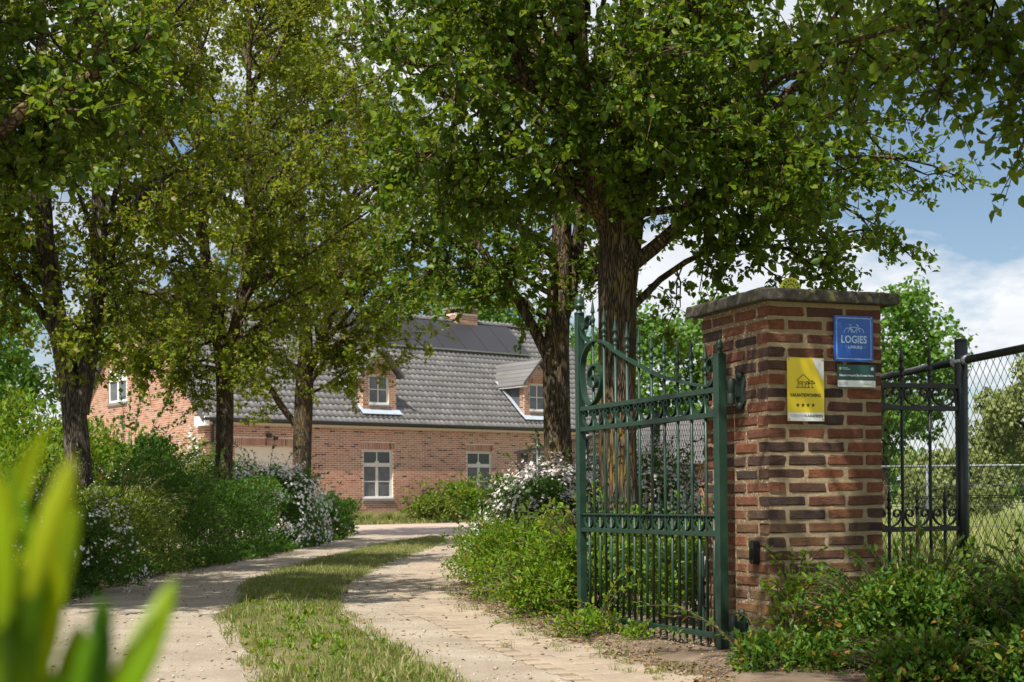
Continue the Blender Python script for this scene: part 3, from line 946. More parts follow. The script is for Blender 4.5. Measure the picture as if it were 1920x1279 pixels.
# paved strip beside the gate: pavers laid in courses across the strip
rng = np.random.default_rng(11)
yy = np.arange(4.4, 31.0, 0.02)
cxs = (lerp(PL, yy) + lerp(XR, yy)) / 2 + 0.03
seg = np.concatenate([[0], np.cumsum(np.hypot(np.diff(cxs), np.diff(yy)))])
pav_root = strip_sheet('paved_strip', lambda Y: lerp(PL, Y) - 0.01, lambda Y: lerp(XR, Y) + 0.14, 4.4, 31, 0.2, 8, lambda X, Y, s: 0.0065 + 0 * X, M['dust'])
pav_me = MB().bevbox(-0.0985, 0.0985, -0.0475, 0.0475, -0.02, 0.0, 0.004).mesh('paver')
pav_me.materials.append(M['paver'])
rows = int(seg[-1] / 0.1005)
n_obj = 0
restV, restF, ro = [], [], 0
pv = np.array([v.co[:] for v in pav_me.vertices]); pf = [tuple(p.vertices) for p in pav_me.polygons]
rest = MB()
for r_ in range(rows):
    d = r_ * 0.1005 + 0.05
    y_ = np.interp(d, seg, yy); x_ = np.interp(d, seg, cxs)
    x2 = np.interp(min(d + 0.2, seg[-1]), seg, cxs); y2 = np.interp(min(d + 0.2, seg[-1]), seg, yy)
    x1 = np.interp(max(d - 0.2, 0), seg, cxs); y1 = np.interp(max(d - 0.2, 0), seg, yy)
    ang = math.atan2(y2 - y1, x2 - x1) - PI / 2
    w = float(lerp(XR, y_) - lerp(PL, y_)) + 0.06
    off = 0.0 if r_ % 2 else 0.1005
    k = math.floor(-w / 2 / 0.201)
    while True:
        c_ = k * 0.201 + off
        k += 1
        if c_ > w / 2: break
        if c_ < -w / 2: continue
        px, py = x_ + math.cos(ang) * c_, y_ + math.sin(ang) * c_
        z_ = 0.0125 + rng.normal(0, 0.0018) + 0.004 * (float(vnoise(px, py, 21, 1.1)) - 0.5)
        tl = (rng.normal(0, 0.008), rng.normal(0, 0.008), ang + rng.normal(0, 0.012))
        if n_obj < 296:
            mobj('paver', pav_me, None, pav_root, (px, py, z_), tl); n_obj += 1
        else:
            ca, sa = math.cos(tl[2]), math.sin(tl[2])
            rest.add([(px + ca * q[0] - sa * q[1], py + sa * q[0] + ca * q[1], z_ + q[2]) for q in pv], pf)
tag(rest.build('far_paving', M['paver'], pav_root), kind='stuff')

# loose stones on the two tracks and litter of dry leaves
rng = np.random.default_rng(3)
n = 11000
Y = 5.3 + 11 * rng.random(n) ** 1.6
a, b = lerp(XL, Y), lerp(XR, Y) + 0.2
X = a + (b - a) * rng.random(n)
ml, mr, pl_ = lerp(ML, Y), lerp(MR, Y), lerp(PL, Y)
ok = ~((X > ml) & (X < mr)) & ((X < pl_) | (rng.random(n) < 0.16))
X, Y = X[ok], Y[ok]; n = len(X)
S = rng.gamma(1.6, 0.0015, n) + 0.0012
oct_v = np.array([(1, 0, 0), (0, 1, 0), (-1, 0, 0), (0, -1, 0), (0, 0, 0.7), (0, 0, -0.6)])
oct_f = np.array([(0, 1, 4), (1, 2, 4), (2, 3, 4), (3, 0, 4), (1, 0, 5), (2, 1, 5), (3, 2, 5), (0, 3, 5)])
J = oct_v[None] * rng.uniform(0.6, 1.3, (n, 6, 1)) * S[:, None, None]
V = J + np.stack([X, Y, 0.002 + 0.3 * S], 1)[:, None, :]
F = (np.arange(n) * 6)[:, None, None] + oct_f[None]
t = NT('pebble')
g = t.node('ShaderNodeNewGeometry')
M['pebble'] = t.base(t.ramp(g.outputs['Random Per Island'], [(0, (0.2, 0.15, 0.1)), (0.4, (0.42, 0.34, 0.25)), (0.8, (0.58, 0.5, 0.4)), (1, (0.3, 0.26, 0.23))]), 0.85, 0.25)
tag(mobj('loose_gravel', nmesh('loose_gravel', V.reshape(-1, 3), [F.reshape(-1, 3)]), M['pebble']), 'small pale stones and crumbs strewn over the sandy tracks', 'gravel', kind='stuff')

n = 14000
Y = 5.2 + 8 * rng.random(n) ** 1.4
X = lerp(XR, Y) + rng.gamma(1.6, 0.28, n) - 0.12
S = rng.gamma(1.8, 0.0015, n) + 0.0012
J = oct_v[None] * rng.uniform(0.6, 1.3, (n, 6, 1)) * S[:, None, None]
V = J + np.stack([X, Y, 0.012 + 0.028 * np.clip((X - lerp(XR, Y)) / 0.3, 0, 1) + 0.3 * S], 1)[:, None, :]
F = (np.arange(n) * 6)[:, None, None] + oct_f[None]
t = NT('crumb')
g = t.node('ShaderNodeNewGeometry')
M['crumb'] = t.base(t.ramp(g.outputs['Random Per Island'], [(0, (0.08, 0.055, 0.035)), (0.5, (0.18, 0.13, 0.085)), (1, (0.34, 0.27, 0.19))]), 0.95, 0.15)
tag(mobj('soil_crumbs', nmesh('soil_crumbs', V.reshape(-1, 3), [F.reshape(-1, 3)]), M['crumb']), 'crumbs of dry soil strewn under the gate and shrubs', 'soil', kind='stuff')
n = 9500
Y = 5.2 + 18 * rng.random(n) ** 1.5
a, b = lerp(XL, Y) - 0.3, lerp(XR, Y) + 0.9
X = np.where(rng.random(n) < 0.45, lerp(XR, Y) + rng.gamma(1.5, 0.25, n) - 0.1, a + (b - a) * rng.random(n))
edge = np.minimum(np.abs(X - lerp(XR, Y) - 0.1), np.minimum(np.abs(X - lerp(XL, Y)), np.minimum(np.abs(X - lerp(ML, Y)), np.abs(X - lerp(MR, Y)))))
ok = rng.random(n) < 0.14 + 0.9 * np.exp(-edge / 0.2)
X, Y = X[ok], Y[ok]; n = len(X)
A = np.stack([rng.normal(size=n), rng.normal(size=n), rng.normal(0, 0.15, n)], 1)
Nn = np.stack([rng.normal(0, 0.35, n), rng.normal(0, 0.35, n), np.ones(n)], 1)
Lz = rng.uniform(0.008, 0.036, n)
V, F = leaves(np.stack([X, Y, np.full(n, 0.026)], 1), A, Nn, Lz, Lz * rng.uniform(0.25, 0.6, n), 0.3)
tag(mobj('fallen_leaves', nmesh('fallen_leaves', V, [F]), M['dead_leaf']), 'brown fallen leaves and twigs scattered along the drive edges', 'leaf litter', kind='stuff')

# grass on the strip between the tracks
n = 105000
Y = 4.6 + 24.4 * rng.random(n) ** 1.7
s = rng.beta(1.25, 1.25, n)
a, b = lerp(ML, Y), lerp(MR, Y)
X = a - 0.06 + (b - a + 0.12) * s
dens = vnoise(X, Y, 31, 2.3) * 0.6 + vnoise(X, Y, 32, 7) * 0.4 + 0.12 * np.clip((Y - 8) / 6, 0, 1)
ok = rng.random(n) < np.clip((dens - 0.34) * 2.6, 0.06, 1)
X, Y, s = X[ok], Y[ok], s[ok]; n = len(X)
Z = med_z(X, Y, np.clip(s, 0, 1)) - 0.004
H = rng.gamma(4, 0.0072, n) * (0.55 + 0.9 * vnoise(X, Y, 33, 1.7)) + 0.012
V, F = blades(np.stack([X, Y, Z], 1), H, rng.uniform(0.0028, 0.0062, n), rng, 1.1)
tag(mobj('grass', nmesh('grass', V, F), M['grass_blade']), 'short patchy green grass growing between the two wheel tracks', 'grass', kind='stuff')

# broad-leaved weeds in the strip
n = 430
Y = 5.0 + 9 * rng.random(n) ** 1.3
s = rng.uniform(0.04, 0.96, n)
X = lerp(ML, Y) * (1 - s) + lerp(MR, Y) * s
per = 9
ang = rng.uniform(0, 2 * PI, (n, per))
el = rng.uniform(0.25, 1.1, (n, per))
A = np.stack([np.cos(ang) * np.cos(el), np.sin(ang) * np.cos(el), np.sin(el)], -1).reshape(-1, 3)
P = np.repeat(np.stack([X, Y, med_z(X, Y, s)], 1), per, 0) + rng.normal(0, 0.012, (n * per, 3)) * np.array([1, 1, 0.1])
Lz = np.repeat(rng.uniform(0.018, 0.055, n), per) * rng.uniform(0.6, 1.2, n * per)
V, F = leaves(P, A, np.tile(np.array([0, 0, 1.0]), (n * per, 1)) + rng.normal(0, 0.25, (n * per, 3)), Lz, Lz * 0.42)
tag(mobj('weeds', nmesh('weeds', V, [F]), M['fresh_leaf']), 'low broad leaved weeds among the grass of the middle strip', 'weeds', kind='stuff')

# sparse tufts at the foot of the gate and along the right edge
n = 130
Y = 5.6 + 7.5 * rng.random(n)
X = lerp(XR, Y) + rng.normal(0.0, 0.16, n)
per = 26
P = np.repeat(np.stack([X, Y, np.full(n, 0.005)], 1), per, 0) + rng.normal(0, 0.02, (n * per, 3)) * np.array([1, 1, 0])
V, F = blades(P, rng.uniform(0.015, 0.06, n * per), rng.uniform(0.002, 0.004, n * per), rng, 1.2)
tag(mobj('edge_grass', nmesh('edge_grass', V, F), M['grass_blade']), 'thin tufts of grass along the sandy edge by the gate', 'grass', kind='stuff')

# long grass of the field behind the fences
n = 26000
Y = 8.0 + 34 * rng.random(n) ** 1.4
X = 1.9 + 0.10 * Y * 0 + (Y * 0.42 - 1.2) * rng.random(n) + np.maximum(0, 2.6 - 0.06 * Y) * 0.3
V, F = blades(np.stack([X, Y, np.full(n, -0.035)], 1), rng.gamma(5, 0.055, n), rng.uniform(0.004, 0.009, n) * (1 + Y / 18), rng, 0.7)
tag(mobj('meadow_grass', nmesh('meadow_grass', V, F), M['field_grass']), 'tall pale meadow grass in the field beyond the mesh fence', 'grass', kind='stuff')

# ================================================================== gate pillar
FACE = R(20.8)
PW = 0.645
pil = empty('brick_pillar', (1.224, 6.78, 0), FACE, 'square red brick gate pillar under a dark stone slab', 'pillar')
CH, BH, BL, BWd, JT = 0.065, 0.0485, 0.199, 0.0935, 0.0165
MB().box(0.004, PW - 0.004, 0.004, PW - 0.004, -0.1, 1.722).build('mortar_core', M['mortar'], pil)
rngp = random.Random(5)


def brick_mesh(l, w, h, seed):
    """a hand-moulded brick: edges worn, faces uneven"""
    rr = random.Random(seed)
    mb = MB()
    c = 0.006
    sec = [(-w / 2, c), (-w / 2 + c, 0), (w / 2 - c, 0), (w / 2, c), (w / 2, h - c), (w / 2 - c, h), (-w / 2 + c, h), (-w / 2, h - c)]
    xs = [-l / 2, -l / 2 + 0.006, -l / 6, l / 6, l / 2 - 0.006, l / 2]
    V = []
    for k, x in enumerate(xs):
        e = 0.006 if k in (0, 5) else 0.0
        for (y, z) in sec:
            sy, sz = (1 if y > 0 else -1), (1 if z > h / 2 else -1)
            V.append((x + rr.uniform(-1, 1) * (0.0035 if e else 0.012), y - sy * e * 0.5 + rr.uniform(-1, 1) * 0.0018, z - sz * e * 0.35 + rr.uniform(-1, 1) * 0.0022))
    F = [(k * 8 + q, (k + 1) * 8 + q, (k + 1) * 8 + (q + 1) % 8, k * 8 + (q + 1) % 8) for k in range(5) for q in range(8)]
    F += [tuple(range(8)), tuple(range(40, 48))[::-1]]
    mb.add(V, F)
    me = mb.mesh('brick')
    me.materials.append(M['pillar_brick'])
    return me


bms = [brick_mesh(BL, BWd, BH, 40 + k) for k in range(12)]
for c_ in range(26):
    z_ = 0.028 + c_ * CH
    A_ = c_ % 2 == 0
    st = (PW - 3 * BL) / 2
    for e in range(3):                       # three stretchers along two opposite sides
        mid = BL / 2 + e * (BL + st)
        for side in (0, 1):
            q = BWd / 2 if side == 0 else PW - BWd / 2
            loc = (q, mid, z_) if A_ else (mid, q, z_)
            jit = rngp.uniform(-0.0022, 0.0022)
            loc = (loc[0] + (jit if A_ else 0), loc[1] + (0 if A_ else jit), z_ + rngp.uniform(-0.0015, 0.0015))
            mobj('brick', rngp.choice(bms), None, pil, loc, (rngp.choice((0, PI)) * 0, rngp.uniform(-0.008, 0.008), (PI / 2 if A_ else 0) + rngp.choice((0, PI)) + rngp.uniform(-0.007, 0.007)))
    inner = PW - 2 * BWd
    gap = (inner - 2 * BL) / 3
    for e in range(2):                       # two between them on the other sides
        mid = BWd + gap + BL / 2 + e * (BL + gap)
        for side in (0, 1):
            q = BWd / 2 if side == 0 else PW - BWd / 2
            loc = (mid, q, z_) if A_ else (q, mid, z_)
            jit = rngp.uniform(-0.0022, 0.0022)
            loc = (loc[0] + (0 if A_ else jit), loc[1] + (jit if A_ else 0), z_ + rngp.uniform(-0.0015, 0.0015))
            mobj('brick', rngp.choice(bms), None, pil, loc, (0, rngp.uniform(-0.008, 0.008), (0 if A_ else PI / 2) + rngp.choice((0, PI)) + rngp.uniform(-0.007, 0.007)))
# footing and coping slab with a chipped edge
mb = MB().bevbox(-0.012, PW + 0.012, -0.012, PW + 0.012, -0.15, 0.045, 0.012)
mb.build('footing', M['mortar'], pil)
rr = random.Random(8)
mb = MB()
ns_ = 14
o_ = 0.062
ring = []
for (x0, y0, x1, y1) in ((-o_, -o_, PW + o_, -o_), (PW + o_, -o_, PW + o_, PW + o_), (PW + o_, PW + o_, -o_, PW + o_), (-o_, PW + o_, -o_, -o_)):
    for k in range(ns_):
        ring.append((x0 + (x1 - x0) * k / ns_, y0 + (y1 - y0) * k / ns_))
V = []
for (ins, z_) in ((0.03, 1.722), (0.004, 1.7222), (0, 1.728), (0, 1.768), (0.006, 1.778), (0.05, 1.782)):
    for x_, y_ in ring:
        cx_, cy_ = PW / 2 - x_, PW / 2 - y_
        l = math.hypot(cx_, cy_)
        j = rr.uniform(-0.0025, 0.0025) if 0 < ins < 0.04 or ins == 0 else 0
        V.append((x_ + cx_ / l * (ins + j), y_ + cy_ / l * (ins + j), z_ + (rr.uniform(-0.002, 0.002) if z_ > 1.725 else 0)))
m_ = len(ring)
F = [tuple(range(m_))[::-1], tuple(5 * m_ + k for k in range(m_))]
for i in range(5):
    F += [(i * m_ + k, i * m_ + (k + 1) % m_, (i + 1) * m_ + (k + 1) % m_, (i + 1) * m_ + k) for k in range(m_)]
mb.add(V, F)
mb.build('coping_slab', M['coping'], pil)


# ------------------------------------------------------------------ signs on the pillar
def text_mesh(body, size, m, parent, x, z, y, ax='CENTER', bold=0.0, space=1.0, name='lettering', width=None):
    cu = bpy.data.curves.new(name, 'FONT')
    cu.body = body; cu.size = size; cu.align_x = ax; cu.align_y = 'CENTER'
    cu.offset = bold; cu.space_character = space
    cu.resolution_u = 3
    tmp = bpy.data.objects.new('tmp_text', cu)
    COL.objects.link(tmp)
    dg = bpy.context.evaluated_depsgraph_get()
    me = bpy.data.meshes.new_from_object(tmp.evaluated_get(dg))
    bpy.data.objects.remove(tmp); bpy.data.curves.remove(cu)
    me.materials.clear()
    sc = 1.0
    if width:
        xs = [v.co.x for v in me.vertices]
        sc = width / (max(xs) - min(xs))
    o = mobj(name, me, m, parent, (x, y, z), (PI / 2, 0, 0), (sc, 1, 1))
    return o


def frame_path(x0, x1, z0, z1, r, w):
    pts = []
    for (cx_, cz_, a0) in ((x1 - r, z1 - r, 0), (x0 + r, z1 - r, 90), (x0 + r, z0 + r, 180), (x1 - r, z0 + r, 270)):
        for k in range(6):
            a = R(a0 + 18 * k)
            pts.append((cx_ + r * math.cos(a), cz_ + r * math.sin(a)))
    return pts + [pts[0], pts[1]]


def line(mb, x0, z0, x1, z1, w, y):
    l = math.hypot(x1 - x0, z1 - z0)
    nx, nz = -(z1 - z0) / l * w / 2, (x1 - x0) / l * w / 2
    mb.add([(x0 + nx, y, z0 + nz), (x0 - nx, y, z0 - nz), (x1 - nx, y, z1 - nz), (x1 + nx, y, z1 + nz)], [(0, 1, 2, 3)])


def ringline(mb, cx_, cz_, r, w, y, a0=0, a1=360, n=28):
    V = []
    for k in range(n + 1):
        a = R(a0 + (a1 - a0) * k / n)
        V += [(cx_ + (r - w / 2) * math.cos(a), y, cz_ + (r - w / 2) * math.sin(a)), (cx_ + (r + w / 2) * math.cos(a), y, cz_ + (r + w / 2) * math.sin(a))]
    mb.add(V, [(2 * k, 2 * k + 1, 2 * k + 3, 2 * k + 2) for k in range(n)])


def disc(mb, cx_, cz_, r, y, n=18):
    mb.add([(cx_ + r * math.cos(2 * PI * k / n), y, cz_ + r * math.sin(2 * PI * k / n)) for k in range(n)], [tuple(range(n))])


CA, SA = math.cos(FACE), math.sin(FACE)


def on_face(x, z, out=0.012):
    """a point on the pillar's front, 'out' metres proud of it"""
    return (1.224 + CA * x + SA * out, 6.78 + SA * x - CA * out, z)


def panel(mb, w, h, r, y0, y1):
    pts = frame_path(-w / 2, w / 2, 0, h, r, 0)[:-2]
    mb.prism(pts, y0, y1)


def screws(parent, spots, y):
    for (x_, z_) in spots:
        o = MB().lathe([(0.0042, 0), (0.0042, 0.0012), (0.003, 0.0022), (0.0008, 0.0024)], 10).build('screw', M['steel'], parent, True, (x_, y, z_), (PI / 2, 0, 0))


# yellow holiday-home sign
sw, sh = 0.204, 0.304
sg = empty('holiday_home_sign', on_face(0.201, 1.1495), FACE, 'yellow and white holiday home sign with four stars on the pillar', 'sign')
mb = MB(); panel(mb, sw, sh, 0.004, -0.002, 0.002)
mb.build('plate', M['sign_yellow'], sg)
yf = -0.0026
mb = MB(); mb.add([(-sw / 2 + 0.002, yf, 0.002), (sw / 2 - 0.002, yf, 0.002), (sw / 2 - 0.002, yf, 0.041), (-sw / 2 + 0.002, yf, 0.041)], [(0, 1, 2, 3)])
mb.build('footer_band', M['sign_white'], sg)
cur = [(0.037, sh - 0.002), (0.043, 0.287), (0.056, 0.262), (0.072, 0.235), (0.086, 0.212), (0.1, 0.195), (0.1, sh - 0.002)]
MB().add([(x_, yf, z_) for x_, z_ in cur], [tuple(range(len(cur)))[::-1]]).build('corner_swoosh', M['sign_white'], sg)
ic = MB(); y_ = yf - 0.0004; w_ = 0.003
for (a, b, c, d) in ((-0.056, 0.162, 0.024, 0.162), (0.03, 0.162, 0.044, 0.162), (-0.044, 0.162, -0.044, 0.196), (0.016, 0.162, 0.016, 0.196), (-0.052, 0.193, -0.014, 0.225), (-0.014, 0.225, 0.024, 0.193),
                     (-0.02, 0.162, -0.02, 0.188), (-0.02, 0.188, -0.004, 0.188), (-0.004, 0.188, -0.004, 0.162), (-0.038, 0.178, -0.026, 0.178), (-0.038, 0.19, -0.026, 0.19), (-0.038, 0.178, -0.038, 0.19), (-0.026, 0.178, -0.026, 0.19),
                     (0.002, 0.178, 0.012, 0.178), (0.002, 0.19, 0.012, 0.19), (0.002, 0.178, 0.002, 0.19), (0.012, 0.178, 0.012, 0.19), (0.034, 0.162, 0.034, 0.196), (0.016, 0.181, 0.052, 0.181), (0.016, 0.181, 0.034, 0.196), (0.034, 0.196, 0.052, 0.181)):
    line(ic, a, b, c, d, w_, y_)
ic.build('house_pictogram', M['sign_ink'], sg)
text_mesh('VAKANTIEWONING', 0.023, M['sign_ink'], sg, -0.003, 0.124, y_, bold=0.0007, width=0.172)
for k in range(4):
    st = MB()
    cx_, cz_ = -0.046 + 0.0285 * k, 0.077
    pts = [(cx_ + (0.0115 if q % 2 == 0 else 0.0046) * math.sin(PI * q / 5), y_, cz_ + (0.0115 if q % 2 == 0 else 0.0046) * math.cos(PI * q / 5)) for q in range(10)]
    st.add(pts, [tuple(range(10))[::-1]])
    st.build('star', M['sign_ink'], sg)
text_mesh('TOERISME', 0.018, M['sign_grey'], sg, -0.092, 0.0245, y_, ax='LEFT', width=0.078)
text_mesh('VLAANDEREN', 0.018, M['sign_ink'], sg, -0.0115, 0.0245, y_, ax='LEFT', bold=0.0006, width=0.104)
fp = MB()
for k in range(7):
    line(fp, -0.031 + k * 0.009, 0.009, -0.024 + k * 0.009, 0.009, 0.0018, y_)
fp.build('fine_print', M['sign_grey'], sg)
lm = MB()
for (a, b, c, d) in ((0.070, 0.279, 0.077, 0.264), (0.077, 0.264, 0.083, 0.262), (0.084, 0.278, 0.086, 0.27), (0.074, 0.281, 0.08, 0.27)):
    line(lm, a, b, c, d, 0.0016, y_)
lm.build('corner_emblem', M['sign_grey'], sg)
screws(sg, [(-0.095, sh - 0.008), (0.094, sh - 0.008), (-0.095, 0.009), (0.094, 0.009)], yf)

# blue lodging sign
sw, sh = 0.222, 0.222
sg = empty('lodging_sign', on_face(0.471, 1.4425, 0.016), FACE, 'square blue lodging sign with a white bicycle on the pillar', 'sign')
mb = MB(); panel(mb, sw, sh, 0.006, -0.004, 0.004)
mb.build('plate', M['sign_blue'], sg)
yf = -0.0046
fb = MB()
pts = frame_path(-0.098, 0.098, 0.012, 0.21, 0.014, 0)
for k in range(len(pts) - 2):
    line(fb, pts[k][0], pts[k][1], pts[k + 1][0], pts[k + 1][1], 0.0028, yf)
fb.build('border_line', M['sign_lightblue'], sg)
bk = MB()
ringline(bk, -0.034, 0.141, 0.0205, 0.0026, yf, -8, 188)
ringline(bk, 0.036, 0.141, 0.0205, 0.0026, yf, -8, 188)
for (a, b, c, d) in ((-0.034, 0.141, -0.02, 0.166), (-0.02, 0.166, 0.02, 0.166), (0.02, 0.166, 0.002, 0.14), (0.002, 0.14, -0.02, 0.166), (-0.014, 0.141, -0.022, 0.17), (-0.027, 0.177, -0.013, 0.177), (0.036, 0.141, 0.022, 0.176), (0.022, 0.178, 0.013, 0.178), (0.022, 0.178, 0.027, 0.172), (-0.006, 0.141, -0.016, 0.165)):
    line(bk, a, b, c, d, 0.0028, yf)
bk.build('bicycle_pictogram', M['sign_lightblue'], sg)
text_mesh('LOGIES', 0.05, M['sign_lightblue'], sg, 0.0, 0.105, yf, bold=0.0012, width=0.146)
text_mesh('VISIT', 0.019, M['sign_midblue'], sg, -0.073, 0.069, yf, ax='LEFT', width=0.038)
text_mesh('LIMBURG', 0.019, M['sign_lightblue'], sg, -0.032, 0.069, yf, ax='LEFT', bold=0.0005, width=0.078)
text_mesh('.BE', 0.019, M['sign_midblue'], sg, 0.05, 0.069, yf, ax='LEFT', width=0.022)
screws(sg, [(-0.1, 0.213), (0.1, 0.213), (0.1, 0.01), (-0.1, 0.01)], yf)

# small green park plaque
sw, sh = 0.219, 0.109
sg = empty('park_plaque', on_face(0.488, 1.3175, 0.013), FACE, 'small dark green plaque with white footer below the blue sign', 'sign')
mb = MB(); panel(mb, sw, sh, 0.002, -0.002, 0.002)
mb.build('plate', M['sign_green'], sg)
yf = -0.0026
MB().add([(-0.1085, yf, 0.001), (0.1085, yf, 0.001), (0.1085, yf, 0.033), (-0.1085, yf, 0.033)], [(0, 1, 2, 3)]).build('footer_band', M['sign_white'], sg)
text_mesh('Natuurgrenspark De Groote Heide', 0.0145, M['sign_white'], sg, -0.001, 0.0575, yf, bold=0.0003, width=0.196)
fp = MB()
for k in range(5):
    line(fp, -0.082 + k * 0.0062, 0.0935, -0.0768 + k * 0.0062, 0.0935, 0.003, yf)
    line(fp, -0.076 + k * 0.0082, 0.0868, -0.0694 + k * 0.0082, 0.0868, 0.0036, yf)
fp.build('fine_print', M['sign_lightblue'], sg)
lg = MB(); disc(lg, -0.0925, 0.0905, 0.0072, yf); lg.build('round_emblem', M['sign_lime'], sg)
lg = MB(); disc(lg, 0.0905, 0.0905, 0.0085, yf); lg.build('round_emblem', M['sign_white'], sg)
lg = MB()
for k in range(3):
    for q in range(5):
        a0, a1 = -0.08 + q * 0.006, -0.074 + q * 0.006
        line(lg, a0, 0.011 + k * 0.006 + (0.002 if q % 2 else 0), a1, 0.011 + k * 0.006 + (0 if q % 2 else 0.002), 0.0016, yf - 0.0004)
ringline(lg, -0.094, 0.016, 0.0055, 0.0016, yf - 0.0004, 0, 360, 14)
lg.build('wave_emblem', M['sign_grey'], sg)
fp = MB()
for k in range(7):
    line(fp, 0.027 + k * 0.0076, 0.016, 0.033 + k * 0.0076, 0.016, 0.0042, yf - 0.0004)
fp.build('fine_print', M['sign_lime'], sg)
lg = MB(); ringline(lg, 0.094, 0.017, 0.0075, 0.002, yf - 0.0004, 60, 300, 14); lg.build('arc_emblem', M['sign_grey'], sg)

# round badge lying against the slab's top
bd = empty('round_badge', on_face(0.255, 1.795, -0.2), FACE, 'round lime yellow badge with dark ticks standing on the pillar slab', 'badge')
mb = MB()
pts = []
for k in range(36):
    a = 2 * PI * k / 36
    r_ = 0.056 if k % 6 else 0.062
    pts.append((r_ * math.cos(a), 0.022 + r_ * math.sin(a)))
pts = [(x_, max(z_, -0.006)) for x_, z_ in pts]
mb.prism(pts, -0.004, 0.004); mb.build('disc', M['badge_yellow'], bd)
tk = MB()
for k in range(9):
    a = R(10 + 20 * k)
    line(tk, 0.036 * math.cos(a), 0.022 + 0.036 * math.sin(a), 0.048 * math.cos(a), 0.022 + 0.048 * math.sin(a), 0.0062, -0.0046)
tk.build('tick_marks', M['sign_ink'], bd)
ik = MB(); ringline(ik, 0, 0.022, 0.024, 0.004, -0.0046, 10, 170, 14); ik.build('inner_arc', M['sign_ink'], bd)
MB().lathe([(0.007, 0), (0.008, 0.006), (0.004, 0.012)], 8, (0, 0, 0.08)).build('knob', M['black_plastic'], bd)

# black photocell on the pillar's flank
ph = empty('photocell', (1.224 - SA * 0.108 - CA * 0.003, 6.78 + CA * 0.108 - SA * 0.003, 0.463), FACE - PI / 2, 'small black photocell box on the pillar flank beside the gate', 'sensor')
mb = MB()
pts = frame_path(-0.021, 0.021, 0, 0.116, 0.02, 0)[:-2]
mb.prism(pts, -0.034, 0.0)
mb.build('housing', M['black_plastic'], ph)
MB().prism(frame_path(-0.014, 0.014, 0.02, 0.075, 0.012, 0)[:-2], -0.037, -0.0342).build('lens', simple('lens_black', (0.004, 0.004, 0.006), 0.08, 0.6), ph)

# ================================================================== iron gate
GANG = math.atan2(-0.91993, 0.39208)
gate = empty('iron_gate', (0.412, 8.47, 0), GANG, 'open dark green wrought iron gate leaf with spear finials', 'gate')
GL = 1.576
ZT, Z2, ZR, ZM, ZB = 1.318, 1.198, 0.698, 0.606, 0.102


def spear_prof(sc=1.0):
    """cast spearhead with collar and leaf boss"""
    return [(r * sc, z * sc) for r, z in ((0.0085, 0), (0.0125, 0.004), (0.0125, 0.012), (0.0085, 0.016), (0.0085, 0.026), (0.015, 0.034), (0.017, 0.044), (0.0105, 0.054), (0.008, 0.066), (0.008, 0.078), (0.0145, 0.083), (0.0145, 0.088), (0.0105, 0.105), (0.0062, 0.135), (0.0025, 0.163), (0.0006, 0.172))]


def acorn_prof(sc=1.0):
    return [(r * sc, z * sc) for r, z in ((0.031, 0), (0.031, 0.008), (0.017, 0.016), (0.016, 0.026), (0.026, 0.034), (0.033, 0.044), (0.033, 0.052), (0.027, 0.056), (0.029, 0.066), (0.028, 0.083), (0.021, 0.1), (0.011, 0.112), (0.004, 0.118))]


def cscroll(w, h, n=10):
    """a lyre-shaped C: two curls at the top joined by a bowl, centred on x=0, bowl at z=0"""
    r = w * 0.19
    zc = h - r * 1.02
    L = []
    for k in range(15):
        a = R(180 - (14 - k) * 26)
        q = r * (0.3 + 0.7 * k / 14)
        L.append((-w / 2 + r + q * math.cos(a), zc + q * math.sin(a)))
    bowl = []
    for k in range(1, n + 4):
        a = R(180 + 180 * k / (n + 4))
        bowl.append((w / 2 * math.cos(a), zc + (zc - 0.001) * math.sin(a)))
    Rr_ = [(-x, z) for x, z in L[::-1]]
    return L + bowl + Rr_


spear_me = MB().lathe(spear_prof(0.98), 8).mesh('spearhead', True); spear_me.materials.append(M['gate_green'])
spear_s = MB().lathe(spear_prof(0.78), 8).mesh('spearhead', True); spear_s.materials.append(M['gate_green'])
# corner bits of cast leaf on each spearhead
tall = [0.178 + 0.1402 * k for k in range(10)]
short = [0.108 + 0.1402 * k for k in range(11)]
tops = [1.959, 1.885, 1.82, 1.767, 1.72, 1.677, 1.645, 1.619, 1.592, 1.568]
MB().bevbox(-0.0235, 0.0235, -0.0235, 0.0235, 0.058, 1.885, 0.003).build('post', M['gate_green'], gate)
MB().bevbox(GL - 0.025, GL + 0.025, -0.025, 0.025, 0.045, 1.497, 0.003).build('post', M['gate_green'], gate)
mobj('acorn_finial', MB().lathe(acorn_prof(1.02), 14).mesh('acorn_finial', True), M['gate_green'], gate, (0, 0, 1.885))
mobj('acorn_finial', MB().lathe(acorn_prof(0.62), 14).mesh('acorn_finial', True), M['gate_green'], gate, (GL, 0, 1.497))
for z0, z1, th in ((ZT - 0.012, ZT + 0.014, 0.019), (Z2 - 0.013, Z2 + 0.013, 0.019), (ZR - 0.005, ZR + 0.004, 0.017), (ZM - 0.013, ZM + 0.011, 0.019), (ZB - 0.014, ZB + 0.014, 0.019)):
    MB().bevbox(0.0235, GL - 0.025, -th * 0.85, th * 0.85, z0, z1, 0.002).build('rail', M['gate_green'], gate)
bar_me = {}
